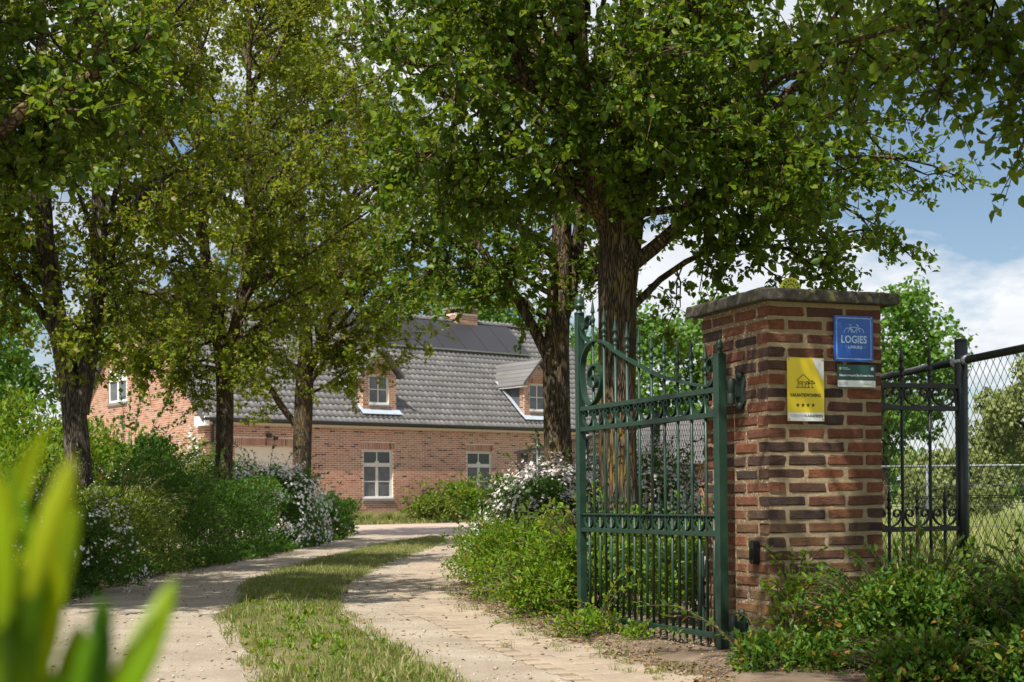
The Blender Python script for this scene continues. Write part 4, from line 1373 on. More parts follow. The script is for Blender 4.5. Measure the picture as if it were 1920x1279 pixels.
for k, (x_, zt) in enumerate(zip(tall, tops)):
    b = MB().tube([(x_, 0, ZB + 0.01), (x_, 0, zt - 0.165)], 0.0085, 8).build('bar', M['gate_green'], gate, True)
    mobj('spearhead', spear_me, None, b, (x_, 0, zt - 0.168), (0, 0, 0.3 * k))
    MB().lathe([(0.0085, 0), (0.0085, 0.02), (0.005, 0.045), (0.001, 0.052)][::-1] and [(0.001, -0.05), (0.006, -0.03), (0.0085, -0.012), (0.0085, 0.0)], 8, (x_, 0, ZB - 0.013)).build('foot_spike', M['gate_green'], b)
for k, x_ in enumerate(short):
    b = MB().tube([(x_, 0, ZB + 0.01), (x_, 0, ZR + 0.006)], 0.0085, 8).build('bar', M['gate_green'], gate, True)
    mobj('spearhead', spear_s, None, b, (x_, 0, ZR + 0.004), (0, 0, 0.4 * k))
    MB().lathe([(0.001, -0.05), (0.006, -0.03), (0.0085, -0.012), (0.0085, 0.0)], 8, (x_, 0, ZB - 0.013)).build('foot_spike', M['gate_green'], b)
cs = MB().flatbar(cscroll(0.112, 0.083), 0.02, 0.0055).mesh('scroll'); cs.materials.append(M['gate_green'])
cs2 = MB().flatbar(cscroll(0.128, 0.098), 0.02, 0.0055).mesh('scroll'); cs2.materials.append(M['gate_green'])
for x_ in short:
    mobj('scroll', cs, None, gate, (x_, 0, ZM + 0.0115))
    mobj('scroll', cs2, None, gate, (x_, 0, Z2 + 0.0135))
# the big sweeping volute
big = [(1.489, 1.342), (1.342, 1.362), (1.139, 1.402), (0.979, 1.437), (0.791, 1.498), (0.605, 1.565), (0.461, 1.622), (0.338, 1.680), (0.223, 1.706), (0.117, 1.682), (0.052, 1.618), (0.036, 1.534), (0.057, 1.417), (0.105, 1.352), (0.161, 1.338), (0.235, 1.372), (0.292, 1.45), (0.29, 1.515), (0.245, 1.555), (0.193, 1.563), (0.143, 1.536), (0.128, 1.492), (0.151, 1.45), (0.198, 1.437), (0.233, 1.459), (0.225, 1.492), (0.19, 1.502), (0.174, 1.484)]
bp = catmull([(a, b) for a, b in big], 6)
MB().flatbar([tuple(p) for p in bp], 0.036, 0.011).build('volute', M['gate_green'], gate)
up_ = catmull([(0.16, 1.80), (0.172, 1.835), (0.14, 1.858), (0.1, 1.84), (0.09, 1.80), (0.062, 1.79), (0.045, 1.825), (0.036, 1.79), (0.05, 1.755), (0.09, 1.725), (0.15, 1.704), (0.2, 1.703)], 6)
MB().flatbar([tuple(p) for p in up_], 0.032, 0.007).build('volute', M['gate_green'], gate)
sm_ = catmull([(1.469, 1.345), (1.51, 1.35), (1.54, 1.385), (1.541, 1.44), (1.518, 1.476), (1.486, 1.474), (1.471, 1.445), (1.481, 1.419), (1.503, 1.42), (1.506, 1.44)], 6)
MB().flatbar([tuple(p) for p in sm_], 0.03, 0.006).build('volute', M['gate_green'], gate)


def hinge(z0, rusty):
    """barrel on the post and a lobed strap plate on the brick"""
    h_ = empty('tmp', (0, 0, 0)) if False else None
    b = MB().lathe([(0.016, 0), (0.019, 0.004), (0.019, 0.05), (0.0165, 0.053), (0.0165, 0.058), (0.019, 0.061), (0.019, 0.125), (0.014, 0.13)], 14, (GL + 0.042, 0.038, z0)).build('hinge', M['hinge_iron'], gate, True)
    if rusty:
        MB().lathe([(0.0205, -0.002), (0.0205, 0.022)], 12, (GL + 0.042, 0.038, z0 - 0.012)).build('pin_end', M['rust'], b)
    y0 = 0.083
    MB().bevbox(GL + 0.03, GL + 0.056, 0.05, y0 + 0.004, z0 + 0.035, z0 + 0.1, 0.003).build('bracket_arm', M['hinge_iron'], b)
    o = []
    cx_, cz_ = GL + 0.09 - 0.035, z0 + 0.067
    for k in range(48):
        a = 2 * PI * k / 48
        r_ = 0.055 + 0.034 * abs(math.cos(a - 0.0)) * 0 + 0.042 * abs(math.sin(a)) ** 3 - 0.02 * abs(math.cos(2 * a))
        o.append((cx_ + r_ * math.cos(a) * 0.75, cz_ + r_ * math.sin(a)))
    MB().prism(o, y0, y0 + 0.012).build('strap_plate', M['hinge_iron'], b)
    for dz in (-0.075, 0.075):
        MB().lathe([(0.02, 0), (0.022, 0.008), (0.014, 0.02), (0.005, 0.024)], 10).build('boss', M['hinge_iron'], b, True, (cx_, y0 + 0.002, cz_ + dz), (PI / 2, 0, 0))


hinge(1.243, False)
hinge(0.078, True)

# dark control post with a white label behind the gate, against the pillar
cp = empty('control_post', (1.03, 7.62, 0), FACE, 'slim dark green control post with a white label behind the gate', 'post')
MB().bevbox(-0.035, 0.035, -0.03, 0.03, -0.05, 0.50, 0.006).build('housing', M['hinge_iron'], cp)
MB().box(-0.02, 0.02, -0.0325, -0.0305, 0.41, 0.475).build('white_label', M['sign_white'], cp)
lb = MB()
for k in range(4):
    line(lb, -0.015, 0.424 + k * 0.012, 0.015, 0.424 + k * 0.012, 0.0022, -0.0331)
lb.build('printed_lines', M['sign_grey'], cp)

# ================================================================== black iron panel between pillar and fence post
ip = empty('iron_fence', (1.713, 7.31, 0), FACE, 'narrow black wrought iron panel between pillar and mesh fence post', 'fence')
sp_b = MB().lathe(spear_prof(0.98), 8).mesh('spearhead', True); sp_b.materials.append(M['gate_black'])
sp_c = MB().lathe(spear_prof(0.86), 8).mesh('spearhead', True); sp_c.materials.append(M['gate_black'])
for z_ in (1.362, 1.245, 0.611):
    MB().bevbox(0.01, 0.70, -0.012, 0.012, z_ - 0.013, z_ + 0.013, 0.002).build('rail', M['gate_black'], ip)
for x_ in (0.175, 0.35, 0.525):
    b = MB().tube([(x_, 0, 0.06), (x_, 0, 1.43)], 0.0085, 8).build('bar', M['gate_black'], ip, True)
    mobj('spearhead', sp_b, None, b, (x_, 0, 1.41))
for x_ in (0.09, 0.265, 0.4395, 0.615):
    b = MB().tube([(x_, 0, 0.06), (x_, 0, 0.70)], 0.0085, 8).build('bar', M['gate_black'], ip, True)
    mobj('spearhead', sp_c, None, b, (x_, 0, 0.69))
cs3 = MB().flatbar(cscroll(0.15, 0.095), 0.018, 0.006).mesh('scroll'); cs3.materials.append(M['gate_black'])
for x_ in (0.09, 0.265, 0.4395, 0.615):
    mobj('scroll', cs3, None, ip, (x_, 0, 0.624))
    mobj('scroll', cs3, None, ip, (x_, 0, 1.259))
MB().bevbox(0.05, 0.68, -0.014, 0.014, 0.07, 0.1, 0.002).build('rail', M['gate_black'], ip)


# ================================================================== chain link fence
def chain_mesh(length, height, p, hz, r):
    """woven zigzag wires in the XZ plane"""
    nw = int(length / p)
    nz_ = int(height / hz)
    z = np.arange(nz_ + 1) * hz
    Ps = []
    for i in range(nw):
        x = i * p + np.where((np.arange(nz_ + 1) + i) % 2 == 0, -0.0008, p + 0.0008)
        y = np.where((np.arange(nz_ + 1) + i) % 2 == 0, 0.0016, -0.0016)
        Ps.append(np.stack([x, y, z], 1))
    P = np.array(Ps)
    return bulk_tubes(P, np.full(P.shape[:2], r), 4)


FD = (-0.17, 0.985)
FANG = math.atan2(FD[1], FD[0])
FP = (2.396, 7.57)
cf = empty('chain_link_fence', (FP[0] - FD[0] * 3.2, FP[1] - FD[1] * 3.2, 0), FANG, 'dark green chain link fence with round posts and top pipe', 'fence')
LEN = 17.0
V, F = chain_mesh(LEN, 1.515, 0.036, 0.041, 0.0019)
mobj('wire_mesh', nmesh('wire_mesh', V + np.array([0, -0.03, 0.03]), [F]), M['wire'], cf)
rail_z = 1.50
MB().tube([(0, 0, rail_z), (3.165, 0, rail_z)], 0.021, 12).build('top_rail', M['fence_green'], cf, True)
MB().tube([(3.235, 0, rail_z), (LEN, 0, rail_z - 0.02)], 0.021, 12).build('top_rail', M['fence_green'], cf, True)
for x_ in (0.2, 3.2, 6.2, 9.2, 12.2, 15.2):
    b = MB().tube([(x_, 0, -0.1), (x_, 0, 1.602)], 0.034, 16).build('post', M['fence_green'], cf, True)
    MB().lathe([(0.0345, 0), (0.035, 0.006), (0.03, 0.014), (0.01, 0.018)], 16, (x_, 0, 1.602)).build('post_cap', M['fence_green'], b, True)
    for s_ in (-1, 1):
        MB().tube([(x_ + s_ * 0.038, 0, rail_z), (x_ + s_ * 0.075, 0, rail_z)], 0.027, 12).build('rail_cup', M['zinc'], b, True)
    MB().lathe([(0.0355, 0), (0.0368, 0.002), (0.0368, 0.016), (0.0355, 0.018)], 16, (x_, 0, rail_z - 0.012)).build('clamp_band', M['zinc'], b, True)
for z_ in (0.785, 0.775, 0.08):
    MB().tube([(k * LEN / 40, -0.031 + 0.003 * math.sin(k * 2.1), z_ - 0.012 * math.sin(PI * ((k * LEN / 40 - 0.2) % 3) / 3)) for k in range(41)], 0.002, 5).build('tension_wire', M['wire'], cf)

# low galvanised fence across the field
ff = empty('field_fence', (4.0, 24.0, 0), 0, 'low grey fence with a pipe rail across the far field', 'fence')
MB().tube([(0, 0, 1.27), (16, 0, 1.27)], 0.022, 8).build('top_rail', M['galv'], ff, True)
for x_ in (0.3, 3.0, 5.7, 8.4, 11.1, 13.8):
    MB().tube([(x_, 0, -0.1), (x_, 0, 1.3)], 0.03, 10).build('post', M['galv'], ff, True)
for z_ in (0.25, 0.6, 0.95):
    MB().tube([(0, -0.02, z_), (16, -0.02, z_)], 0.006, 5).build('line_wire', M['galv'], ff)
V, F = chain_mesh(16, 1.25, 0.07, 0.07, 0.0022)
mobj('wire_mesh', nmesh('wire_mesh', V + np.array([0, -0.03, 0.0]), [F]), M['galv'], ff)


# ================================================================== the brick house
def brickmat(name, stops, lo=0.0):
    t = NT(name)
    g = t.node('ShaderNodeNewGeometry')
    c = t.ramp(g.outputs['Random Per Island'], stops)
    v = t.coord('Position')
    n = t.noise(v, 0.7, 4)
    c = t.mix(t.ramp(n, [(0.4, 0.0), (0.75, 0.15)]), c, (0.36, 0.24, 0.18))
    return t.base(c, 0.9, 0.2)


M['house_brick'] = brickmat('house_brick', [(0.0, (0.05, 0.03, 0.027)), (0.05, (0.09, 0.045, 0.035)), (0.09, (0.27, 0.12, 0.075)), (0.4, (0.35, 0.172, 0.112)), (0.75, (0.42, 0.225, 0.15)), (1.0, (0.34, 0.19, 0.135))])
M['house_mortar'] = simple('house_mortar', (0.66, 0.56, 0.46), 0.95, 0.1, var=0.12, vscale=6)
M['roof_tile'] = None
t = NT('roof_tile')
oi = t.node('ShaderNodeObjectInfo'); gi = t.node('ShaderNodeNewGeometry')
ad = t.node('ShaderNodeMath', operation='ADD'); t.lk(oi.outputs['Random'], ad.inputs[0]); t.lk(gi.outputs['Random Per Island'], ad.inputs[1])
fc = t.node('ShaderNodeMath', operation='FRACT'); t.lk(ad.outputs[0], fc.inputs[0])
c = t.ramp(fc.outputs[0], [(0, (0.12, 0.115, 0.115)), (0.5, (0.145, 0.138, 0.138)), (1, (0.175, 0.165, 0.162))])
wv = t.noise(t.coord('Position', (1, 1, 0.6)), 1.1, 6, 0.65)
c = t.mix(t.ramp(wv, [(0.42, 0.0), (0.7, 0.55)]), c, (0.1, 0.1, 0.085))
M['roof_tile'] = t.base(c, 0.42, 0.5)
M['joinery'] = simple('joinery', (0.56, 0.54, 0.49), 0.45, 0.4, var=0.05)
M['white_trim'] = simple('white_trim', (0.72, 0.72, 0.70), 0.5, 0.4)
M['cream_trim'] = simple('cream_trim', (0.55, 0.47, 0.33), 0.6, 0.3)
M['garage_door'] = simple('garage_door', (0.62, 0.55, 0.43), 0.5, 0.4, var=0.04)
M['bluestone'] = simple('bluestone', (0.2, 0.2, 0.2), 0.7, 0.3, var=0.15, vscale=20)
M['gutter'] = simple('gutter', (0.02, 0.021, 0.022), 0.4, 0.5)
M['cladding'] = simple('cladding', (0.075, 0.075, 0.078), 0.6, 0.4, var=0.25, vscale=14)
M['lead'] = simple('lead', (0.42, 0.48, 0.55), 0.4, 0.5, 0.15, var=0.12, vscale=7)
M['pane_dark'] = simple('pane_dark', (0.012, 0.018, 0.012), 0.04, 0.7)
M['pane_grey'] = simple('pane_grey', (0.085, 0.088, 0.092), 0.06, 0.6, var=0.35, vscale=4)
M['panel_glass'] = simple('panel_glass', (0.035, 0.034, 0.037), 0.38, 0.5)
M['lamp_dark'] = simple('lamp_dark', (0.025, 0.024, 0.023), 0.5, 0.4)

HA = R(40)
HO = Vector((-8.858, 41.13, 0.07))
house = empty('brick_house', HO, HA, 'long red brick house with grey tiled roof and dormer windows', 'house')
HL, HD = 17.6, 9.0
ZE, SL = 3.346, 0.881
RZ = ZE + SL * 4.5
roof_z = lambda y: ZE + SL * min(y, 9.0 - y)
WT = 3.06
openings = [(0.97, 3.0, -0.2, 2.385), (5.473, 6.616, 0.78, 2.33), (9.62, 10.70, 0.78, 2.33), (12.45, 13.45, -0.2, 2.39), (15.0, 16.1, 0.78, 2.33)]


def cells(mb, x0, x1, z0, z1, ops, put):
    xs = sorted({x0, x1, *[o[0] for o in ops], *[o[1] for o in ops]})
    zs_ = sorted({z0, z1, *[max(o[2], z0) for o in ops], *[o[3] for o in ops]})
    for a, b in zip(xs, xs[1:]):
        for c, d in zip(zs_, zs_[1:]):
            m1, m2 = (a + b) / 2, (c + d) / 2
            if any(o[0] < m1 < o[1] and o[2] < m2 < o[3] for o in ops): continue
            mb.add([put(a, c), put(b, c), put(b, d), put(a, d)], [(0, 1, 2, 3)])


wall = MB()
cells(wall, 0, HL, -0.2, WT, openings, lambda a, z: (a, 0, z))
gw = (5.12, 6.5, 3.93, 5.03)
for a, b, cuts in ((0, 4.5, ()), (4.5, gw[0], ()), (gw[0], gw[1], (gw[2], gw[3])), (gw[1], HD, ())):
    za_, zb_ = roof_z(a) - 0.05, roof_z(b) - 0.05
    if cuts:
        wall.add([(0, b, -0.2), (0, a, -0.2), (0, a, cuts[0]), (0, b, cuts[0])], [(0, 1, 2, 3)])
        wall.add([(0, b, cuts[1]), (0, a, cuts[1]), (0, a, za_), (0, b, zb_)], [(0, 1, 2, 3)])
    else:
        wall.add([(0, b, -0.2), (0, a, -0.2), (0, a, za_), (0, b, zb_)], [(0, 1, 2, 3)])
wall.add([(HL, 0, -0.2), (HL, HD, -0.2), (HL, HD, ZE - 0.05), (HL, 4.5, RZ - 0.05), (HL, 0, ZE - 0.05)], [(0, 1, 2, 3, 4)])
wall.add([(HL, HD, -0.2), (0, HD, -0.2), (0, HD, WT), (HL, HD, WT)], [(0, 1, 2, 3)])
wall_o = wall.build('wall', M['house_mortar'], house)


def brick_rows(mb, u0, u1, z0, z1, put, ops=(), limit=None, seed=0, L=0.2, Hh=0.066, j=0.018):
    """running-bond bricks as shallow blocks; put(u, out, z) places them"""
    rr = random.Random(seed)
    nrow = int((z1 - z0) / Hh)
    for r_ in range(nrow):
        za_, zb_ = z0 + r_ * Hh + j / 2, z0 + (r_ + 1) * Hh - j / 2
        zm = (za_ + zb_) / 2
        lo, hi = (u0, u1) if limit is None else limit(zb_)
        if hi - lo < 0.05: continue
        iv = [(lo, hi)]
        for o in ops:
            if o[2] < zm < o[3]:
                iv = [q for a, b in iv for q in ((a, min(b, o[0])), (max(a, o[1]), b)) if q[1] - q[0] > 0.03]
        for a, b in iv:
            u = math.floor(a / (L + j)) * (L + j) - (L / 2 if r_ % 2 else 0)
            while u < b:
                p, q = max(u, a), min(u + L, b)
                u += L + j
                if q - p < 0.03: continue
                o_ = 0.006 + rr.uniform(-0.001, 0.0015)
                mb.add([put(p, o_, za_), put(q, o_, za_), put(q, o_, zb_), put(p, o_, zb_), put(p, 0, za_), put(q, 0, za_), put(q, 0, zb_), put(p, 0, zb_)],
                       [(0, 1, 2, 3), (4, 5, 1, 0), (3, 2, 6, 7), (4, 0, 3, 7), (1, 5, 6, 2)])


bw = MB()
lint = [(o[0] - 0.07, o[1] + 0.07, o[3], o[3] + 0.225) for o in openings]
brick_rows(bw, 0, HL, 0.0, WT - 0.01, lambda u, o, z: (u, -o, z), list(openings) + lint, None, 1)
tag(bw.build('brickwork', M['house_brick'], wall_o), kind='stuff')
bw = MB()


def glim(z):
    if z < ZE - 0.1: return (0, HD)
    d = (z - ZE + 0.12) / SL
    return (d, HD - d)


brick_rows(bw, 0, HD, 0.0, RZ - 0.1, lambda u, o, z: (-o, HD - u, z), [(HD - gw[1], HD - gw[0], gw[2], gw[3])], glim, 2)
tag(bw.build('gable_brickwork', M['house_brick'], wall_o), kind='stuff')
for o in lint:
    lb = MB()
    n_ = int((o[1] - o[0]) / 0.066)
    w_ = (o[1] - o[0]) / n_
    for k in range(n_):
        a = o[0] + k * w_
        lb.box(a + 0.01, a + w_ - 0.01, -0.009 - 0.002 * (k % 2), 0.0, o[2] + 0.005, o[3] - 0.006)
    tag(lb.build('soldier_course', M['house_brick'], wall_o), kind='stuff')


def reveal(ops, depth=0.11):
    rv = MB()
    for (a, b, c, d) in ops:
        rv.add([(a, 0, c), (a, depth, c), (a, depth, d), (a, 0, d)], [(0, 1, 2, 3)])
        rv.add([(b, 0, c), (b, 0, d), (b, depth, d), (b, depth, c)], [(0, 1, 2, 3)])
        rv.add([(a, 0, d), (a, depth, d), (b, depth, d), (b, 0, d)], [(0, 1, 2, 3)])
        rv.add([(a, 0, c), (b, 0, c), (b, depth, c), (a, depth, c)], [(0, 1, 2, 3)])
    return rv


def window(parent, a, b, c, d, y=0.055, ornament=True, name='window', fr=0.075, transom=True, sill=True):
    """frame, sashes, panes, sill"""
    f = MB()
    yb = y + 0.05
    f.box(a, a + fr, y, yb, c, d).box(b - fr, b, y, yb, c, d).box(a + fr, b - fr, y, yb, c, c + fr).box(a + fr, b - fr, y, yb, d - fr, d)
    m_ = (a + b) / 2
    zt = c + (d - c) * 0.69 if transom else d - fr
    if transom:
        f.box(a + fr, b - fr, y - 0.012, yb, zt - 0.06, zt + 0.06)
        f.box(m_ - 0.018, m_ + 0.018, y + 0.004, yb - 0.004, zt + 0.06, d - fr)
    w = f.build(name, M['joinery'], parent)
    zb = zt - (0.06 if transom else 0)
    lo = MB()
    yy0, yy1 = y + 0.008, yb - 0.006
    if transom:
        lo.box(m_ - 0.05, m_ + 0.05, yy0, yy1, c + fr, zb)
        zm = (c + fr + zb) / 2
        lo.box(a + fr, m_ - 0.05, yy0 + 0.006, yy1, zm - 0.017, zm + 0.017).box(m_ + 0.05, b - fr, yy0 + 0.006, yy1, zm - 0.017, zm + 0.017)
        lo.build('sash', M['joinery'], w)
        for (p, q) in ((a + fr, m_ - 0.05), (m_ + 0.05, b - fr)):
            for (r0, r1) in ((c + fr, zm - 0.017), (zm + 0.017, zb)):
                MB().box(p, q, y + 0.03, y + 0.036, r0, r1).build('pane', M['pane_grey'], w)
        for (p, q) in ((a + fr, m_ - 0.018), (m_ + 0.018, b - fr)):
            MB().box(p, q, y + 0.03, y + 0.036, zt + 0.06, d - fr).build('pane', M['pane_dark'], w)
        if ornament:
            pts = [(m_ + 0.085 * math.cos(PI * k / 10), zt + 0.058 + 0.075 * math.sin(PI * k / 10)) for k in range(11)]
            MB().prism(pts, y + 0.002, y + 0.04).build('ornament', M['joinery'], w)
    else:
        lo.box(m_ - 0.018, m_ + 0.018, yy0, yy1, c + fr, zb)
        zm = (c + d) / 2
        lo.box(a + fr, m_ - 0.018, yy0, yy1, zm - 0.016, zm + 0.016).box(m_ + 0.018, b - fr, yy0, yy1, zm - 0.016, zm + 0.016)
        lo.build('sash', M['joinery'], w)
        for (p, q) in ((a + fr, m_ - 0.018), (m_ + 0.018, b - fr)):
            for (r0, r1) in ((c + fr, zm - 0.016), (zm + 0.016, zb)):
                MB().box(p, q, y + 0.03, y + 0.036, r0, r1).build('pane', M['pane_grey'], w)
    if sill:
        MB().bevbox(a - 0.03, b + 0.03, -0.06, y + 0.02, c - 0.085, c - 0.002, 0.006).build('sill', M['bluestone'], w)
        MB().bevbox(a + 0.002, b - 0.002, y - 0.05, y - 0.002, c, c + 0.06, 0.004).build('sill_board', M['white_trim'], w)
    return w


for o in openings:
    reveal([o]).build('reveal', M['house_mortar'], wall_o)
for k in (1, 2, 4):
    o = openings[k]
    window(house, o[0], o[1], o[2], o[3])
# garage door of horizontal sections
gd = MB().box(0.97, 3.0, 0.09, 0.12, -0.2, 2.385).build('garage_door', M['garage_door'], house)
for k in range(5):
    MB().bevbox(0.99, 2.98, 0.072, 0.0895, 0.0 + k * 0.475, 0.465 + k * 0.475, 0.006).build('door_section', M['garage_door'], gd)
# front door with a glazed light
fd = MB().box(12.45, 12.53, 0.04, 0.1, 0, 2.39).box(13.37, 13.45, 0.04, 0.1, 0, 2.39).box(12.53, 13.37, 0.04, 0.1, 2.31, 2.39).build('door_frame', M['joinery'], house)
MB().bevbox(12.53, 13.37, 0.055, 0.095, 0, 1.0, 0.006).build('door_panel', M['joinery'], fd)
MB().box(12.53, 13.37, 0.065, 0.075, 1.0, 2.31).build('pane', M['pane_dark'], fd)
MB().box(12.93, 12.97, 0.05, 0.064, 1.0, 2.31).build('glazing_bar', M['joinery'], fd)
# gable window with a white shutter box above
gwn = MB()
fx = lambda u0, u1, z0, z1, d0=0.02, d1=0.07: gwn.box(d0, d1, u0, u1, z0, z1)
fx(gw[0], gw[0] + 0.09, gw[2], gw[3]); fx(gw[1] - 0.09, gw[1], gw[2], gw[3]); fx(gw[0] + 0.09, gw[1] - 0.09, gw[2], gw[2] + 0.09); fx(gw[0] + 0.09, gw[1] - 0.09, 4.62, gw[3], 0.0, 0.07); fx(5.77, 5.86, gw[2] + 0.09, 4.62)
gwo = gwn.build('gable_window', M['white_trim'], house)
for (p, q) in ((gw[0] + 0.09, 5.77), (5.86, gw[1] - 0.09)):
    MB().box(0.045, 0.055, p, q, gw[2] + 0.09, 4.62).build('pane', M['pane_grey'], gwo)
MB().bevbox(-0.06, 0.02, gw[0] - 0.03, gw[1] + 0.03, gw[2] - 0.08, gw[2] - 0.004, 0.005).build('sill', M['bluestone'], gwo)

# roof: slab, pantiles, ridge, verge, gutter
PT = math.atan(SL)
ov = 0.14
slab = MB()
slab.add([(-ov, -0.2, roof_z(-0.2) - 0.06), (HL + ov, -0.2, roof_z(-0.2) - 0.06), (HL + ov, 4.5, RZ - 0.06), (-ov, 4.5, RZ - 0.06), (-ov, 9.2, roof_z(9.2) - 0.06), (HL + ov, 9.2, roof_z(9.2) - 0.06)], [(0, 1, 2, 3), (3, 2, 5, 4)])
roof = slab.build('roof', M['cladding'], house)
TWd, TG = 0.2, 0.312
prof = [(-0.1, 0.004), (-0.07, -0.004), (-0.03, -0.003), (0.005, 0.008), (0.035, 0.026), (0.062, 0.034), (0.085, 0.026), (0.106, 0.006)]
tm = MB()
V = []
for (v_, dz) in ((0.0, 0.020), (TG + 0.03, -0.006)):
    V += [(x_, v_, z_ + dz) for x_, z_ in prof]
V += [(x_, 0.002, z_ - 0.004) for x_, z_ in prof]
np_ = len(prof)
tm.add(V, [(k, k + 1, np_ + k + 1, np_ + k) for k in range(np_ - 1)] + [(2 * np_ + k, 2 * np_ + k + 1, k + 1, k) for k in range(np_ - 1)])
tile_me = tm.mesh('roof_tile', True); tile_me.materials.append(M['roof_tile'])
tv = np.array([v.co[:] for v in tile_me.vertices]); tf = [tuple(p.vertices) for p in tile_me.polygons]
ncol = int((HL + 2 * ov) / TWd); nrow = int((4.7 / math.cos(PT)) / TG)
cP, sP = math.cos(PT), math.sin(PT)
spots = []
for r_ in range(nrow + 1):
    for c_ in range(ncol):
        x_ = -ov + (c_ + 0.5) * TWd
        d_ = r_ * TG
        spots.append((r_, x_, -0.2 + d_ * cP, roof_z(-0.2) + d_ * sP - 0.05))


def hidden(x_, y_):
    return any(a - 0.02 < x_ < a + 1.31 and y_ > 0.3 and y_ < 2.2 for a in (5.66, 12.37))


near_t = [s for s in spots if 3.2 < s[1] < 12.3 and s[0] <= 8 and not hidden(s[1], s[2])]
near_t = sorted(near_t, key=lambda s: s[0] * 0.8 + s[1] * 0.35)[:294]
nearset = set(near_t)
tj = random.Random(4)
rest = MB()
for s in spots:
    if s in nearset:
        mobj('roof_tile', tile_me, None, roof, (s[1], s[2], s[3] + tj.uniform(-0.003, 0.003)), (PT, 0, tj.uniform(-0.006, 0.006)))
    else:
        z_j = tj.uniform(-0.003, 0.003)
        rest.add([(s[1] + q[0], s[2] + q[1] * cP - q[2] * sP, s[3] + q[1] * sP + q[2] * cP + z_j) for q in tv], tf)
ro_ = rest.build('far_tiles', M['roof_tile'], roof, True); tag(ro_, kind='stuff')
rg = MB()
k = 0
x_ = -ov
while x_ < HL + ov - 0.3:
    pts = []
    for (xx, sc) in ((x_, 1.12), (x_ + 0.05, 1.1), (x_ + 0.06, 1.0), (x_ + 0.36, 0.95)):
        pts.append([(xx, 4.5 + 0.13 * sc * math.cos(PI * q / 6), RZ - 0.02 + 0.1 * sc * math.sin(PI * q / 6)) for q in range(7)])
    V = [p for row in pts for p in row]
    rg.add(V, [(i * 7 + q, i * 7 + q + 1, i * 7 + 8 + q, i * 7 + 7 + q) for i in range(3) for q in range(6)])
    x_ += 0.33
tag(rg.build('ridge_capping', M['roof_tile'], roof, True), kind='stuff')
vg = MB()
for (y0, y1) in ((-0.24, 4.5), (9.24, 4.5)):
    z0, z1 = roof_z(y0), RZ
    for x0 in (-ov - 0.03, HL + ov):
        vg.add([(x0, y0, z0 - 0.14), (x0 + 0.03, y0, z0 - 0.14), (x0 + 0.03, y1, z1 - 0.14), (x0, y1, z1 - 0.14), (x0, y0, z0 + 0.05), (x0 + 0.03, y0, z0 + 0.05), (x0 + 0.03, y1, z1 + 0.05), (x0, y1, z1 + 0.05)],
               [(0, 1, 2, 3), (4, 7, 6, 5), (0, 4, 5, 1), (1, 5, 6, 2), (2, 6, 7, 3), (3, 7, 4, 0)])
tag(vg.build('verge_board', M['cladding'], roof), kind='stuff')
gp = [(-0.07 * math.cos(PI * q / 8), -0.075 * math.sin(PI * q / 8)) for q in range(9)]
gt = MB()
V = [(x_, -0.27 + a, 3.145 + b) for x_ in (-ov - 0.02, HL + ov + 0.02) for a, b in gp]
gt.add(V, [(q, q + 1, 10 + q, 9 + q) for q in range(8)] + [tuple(range(9)), tuple(range(9, 18))[::-1]])
gt.box(-ov - 0.02, HL + ov + 0.02, -0.345, -0.335, 3.14, 3.165)
gt.build('gutter', M['gutter'], house)
MB().box(-ov, HL + ov, -0.19, -0.012, 2.985, 3.055).build('fascia', M['cream_trim'], house)
MB().prism([(-ov - 0.01, 2.93), (-ov - 0.01, 3.2), (0.0, 3.2), (0.0, 2.93)], -0.3, 0.35).build('eave_box', M['white_trim'], house)
MB().tube([(0.2, -0.27, 3.08), (0.22, -0.1, 2.9), (0.24, -0.055, 2.7), (0.24, -0.055, 0.0)], 0.045, 10).build('downpipe', M['gutter'], house, True)

# solar panels
for k in range(8):
    s0 = 7.0 + k * 1.0
    sp_ = MB()
    lift = 0.12
    y0, y1 = 3.02, 4.32
    nx_, nz_ = -sP * lift, cP * lift
    q = [(s0 + 0.012, y0 + nx_, roof_z(y0) + nz_), (s0 + 0.988, y0 + nx_, roof_z(y0) + nz_), (s0 + 0.988, y1 + nx_, roof_z(y1) + nz_), (s0 + 0.012, y1 + nx_, roof_z(y1) + nz_)]
    q2 = [(a, b + sP * 0.04, c - cP * 0.04) for a, b, c in q]
    sp_.add(q + q2, [(0, 1, 2, 3), (7, 6, 5, 4), (0, 4, 5, 1), (1, 5, 6, 2), (2, 6, 7, 3), (3, 7, 4, 0)])
    so_ = sp_.build('solar_panel', M['panel_glass'], roof)
yb_ = 3.0
MB().add([(6.98, yb_ - sP * 0.135, roof_z(yb_) + cP * 0.135), (15.02, yb_ - sP * 0.135, roof_z(yb_) + cP * 0.135), (15.02, yb_ - sP * 0.09 - 0.012, roof_z(yb_) + cP * 0.09 - 0.012), (6.98, yb_ - sP * 0.09 - 0.012, roof_z(yb_) + cP * 0.09 - 0.012)], [(0, 3, 2, 1)]).build('panel_edge_trim', M['zinc'], roof)


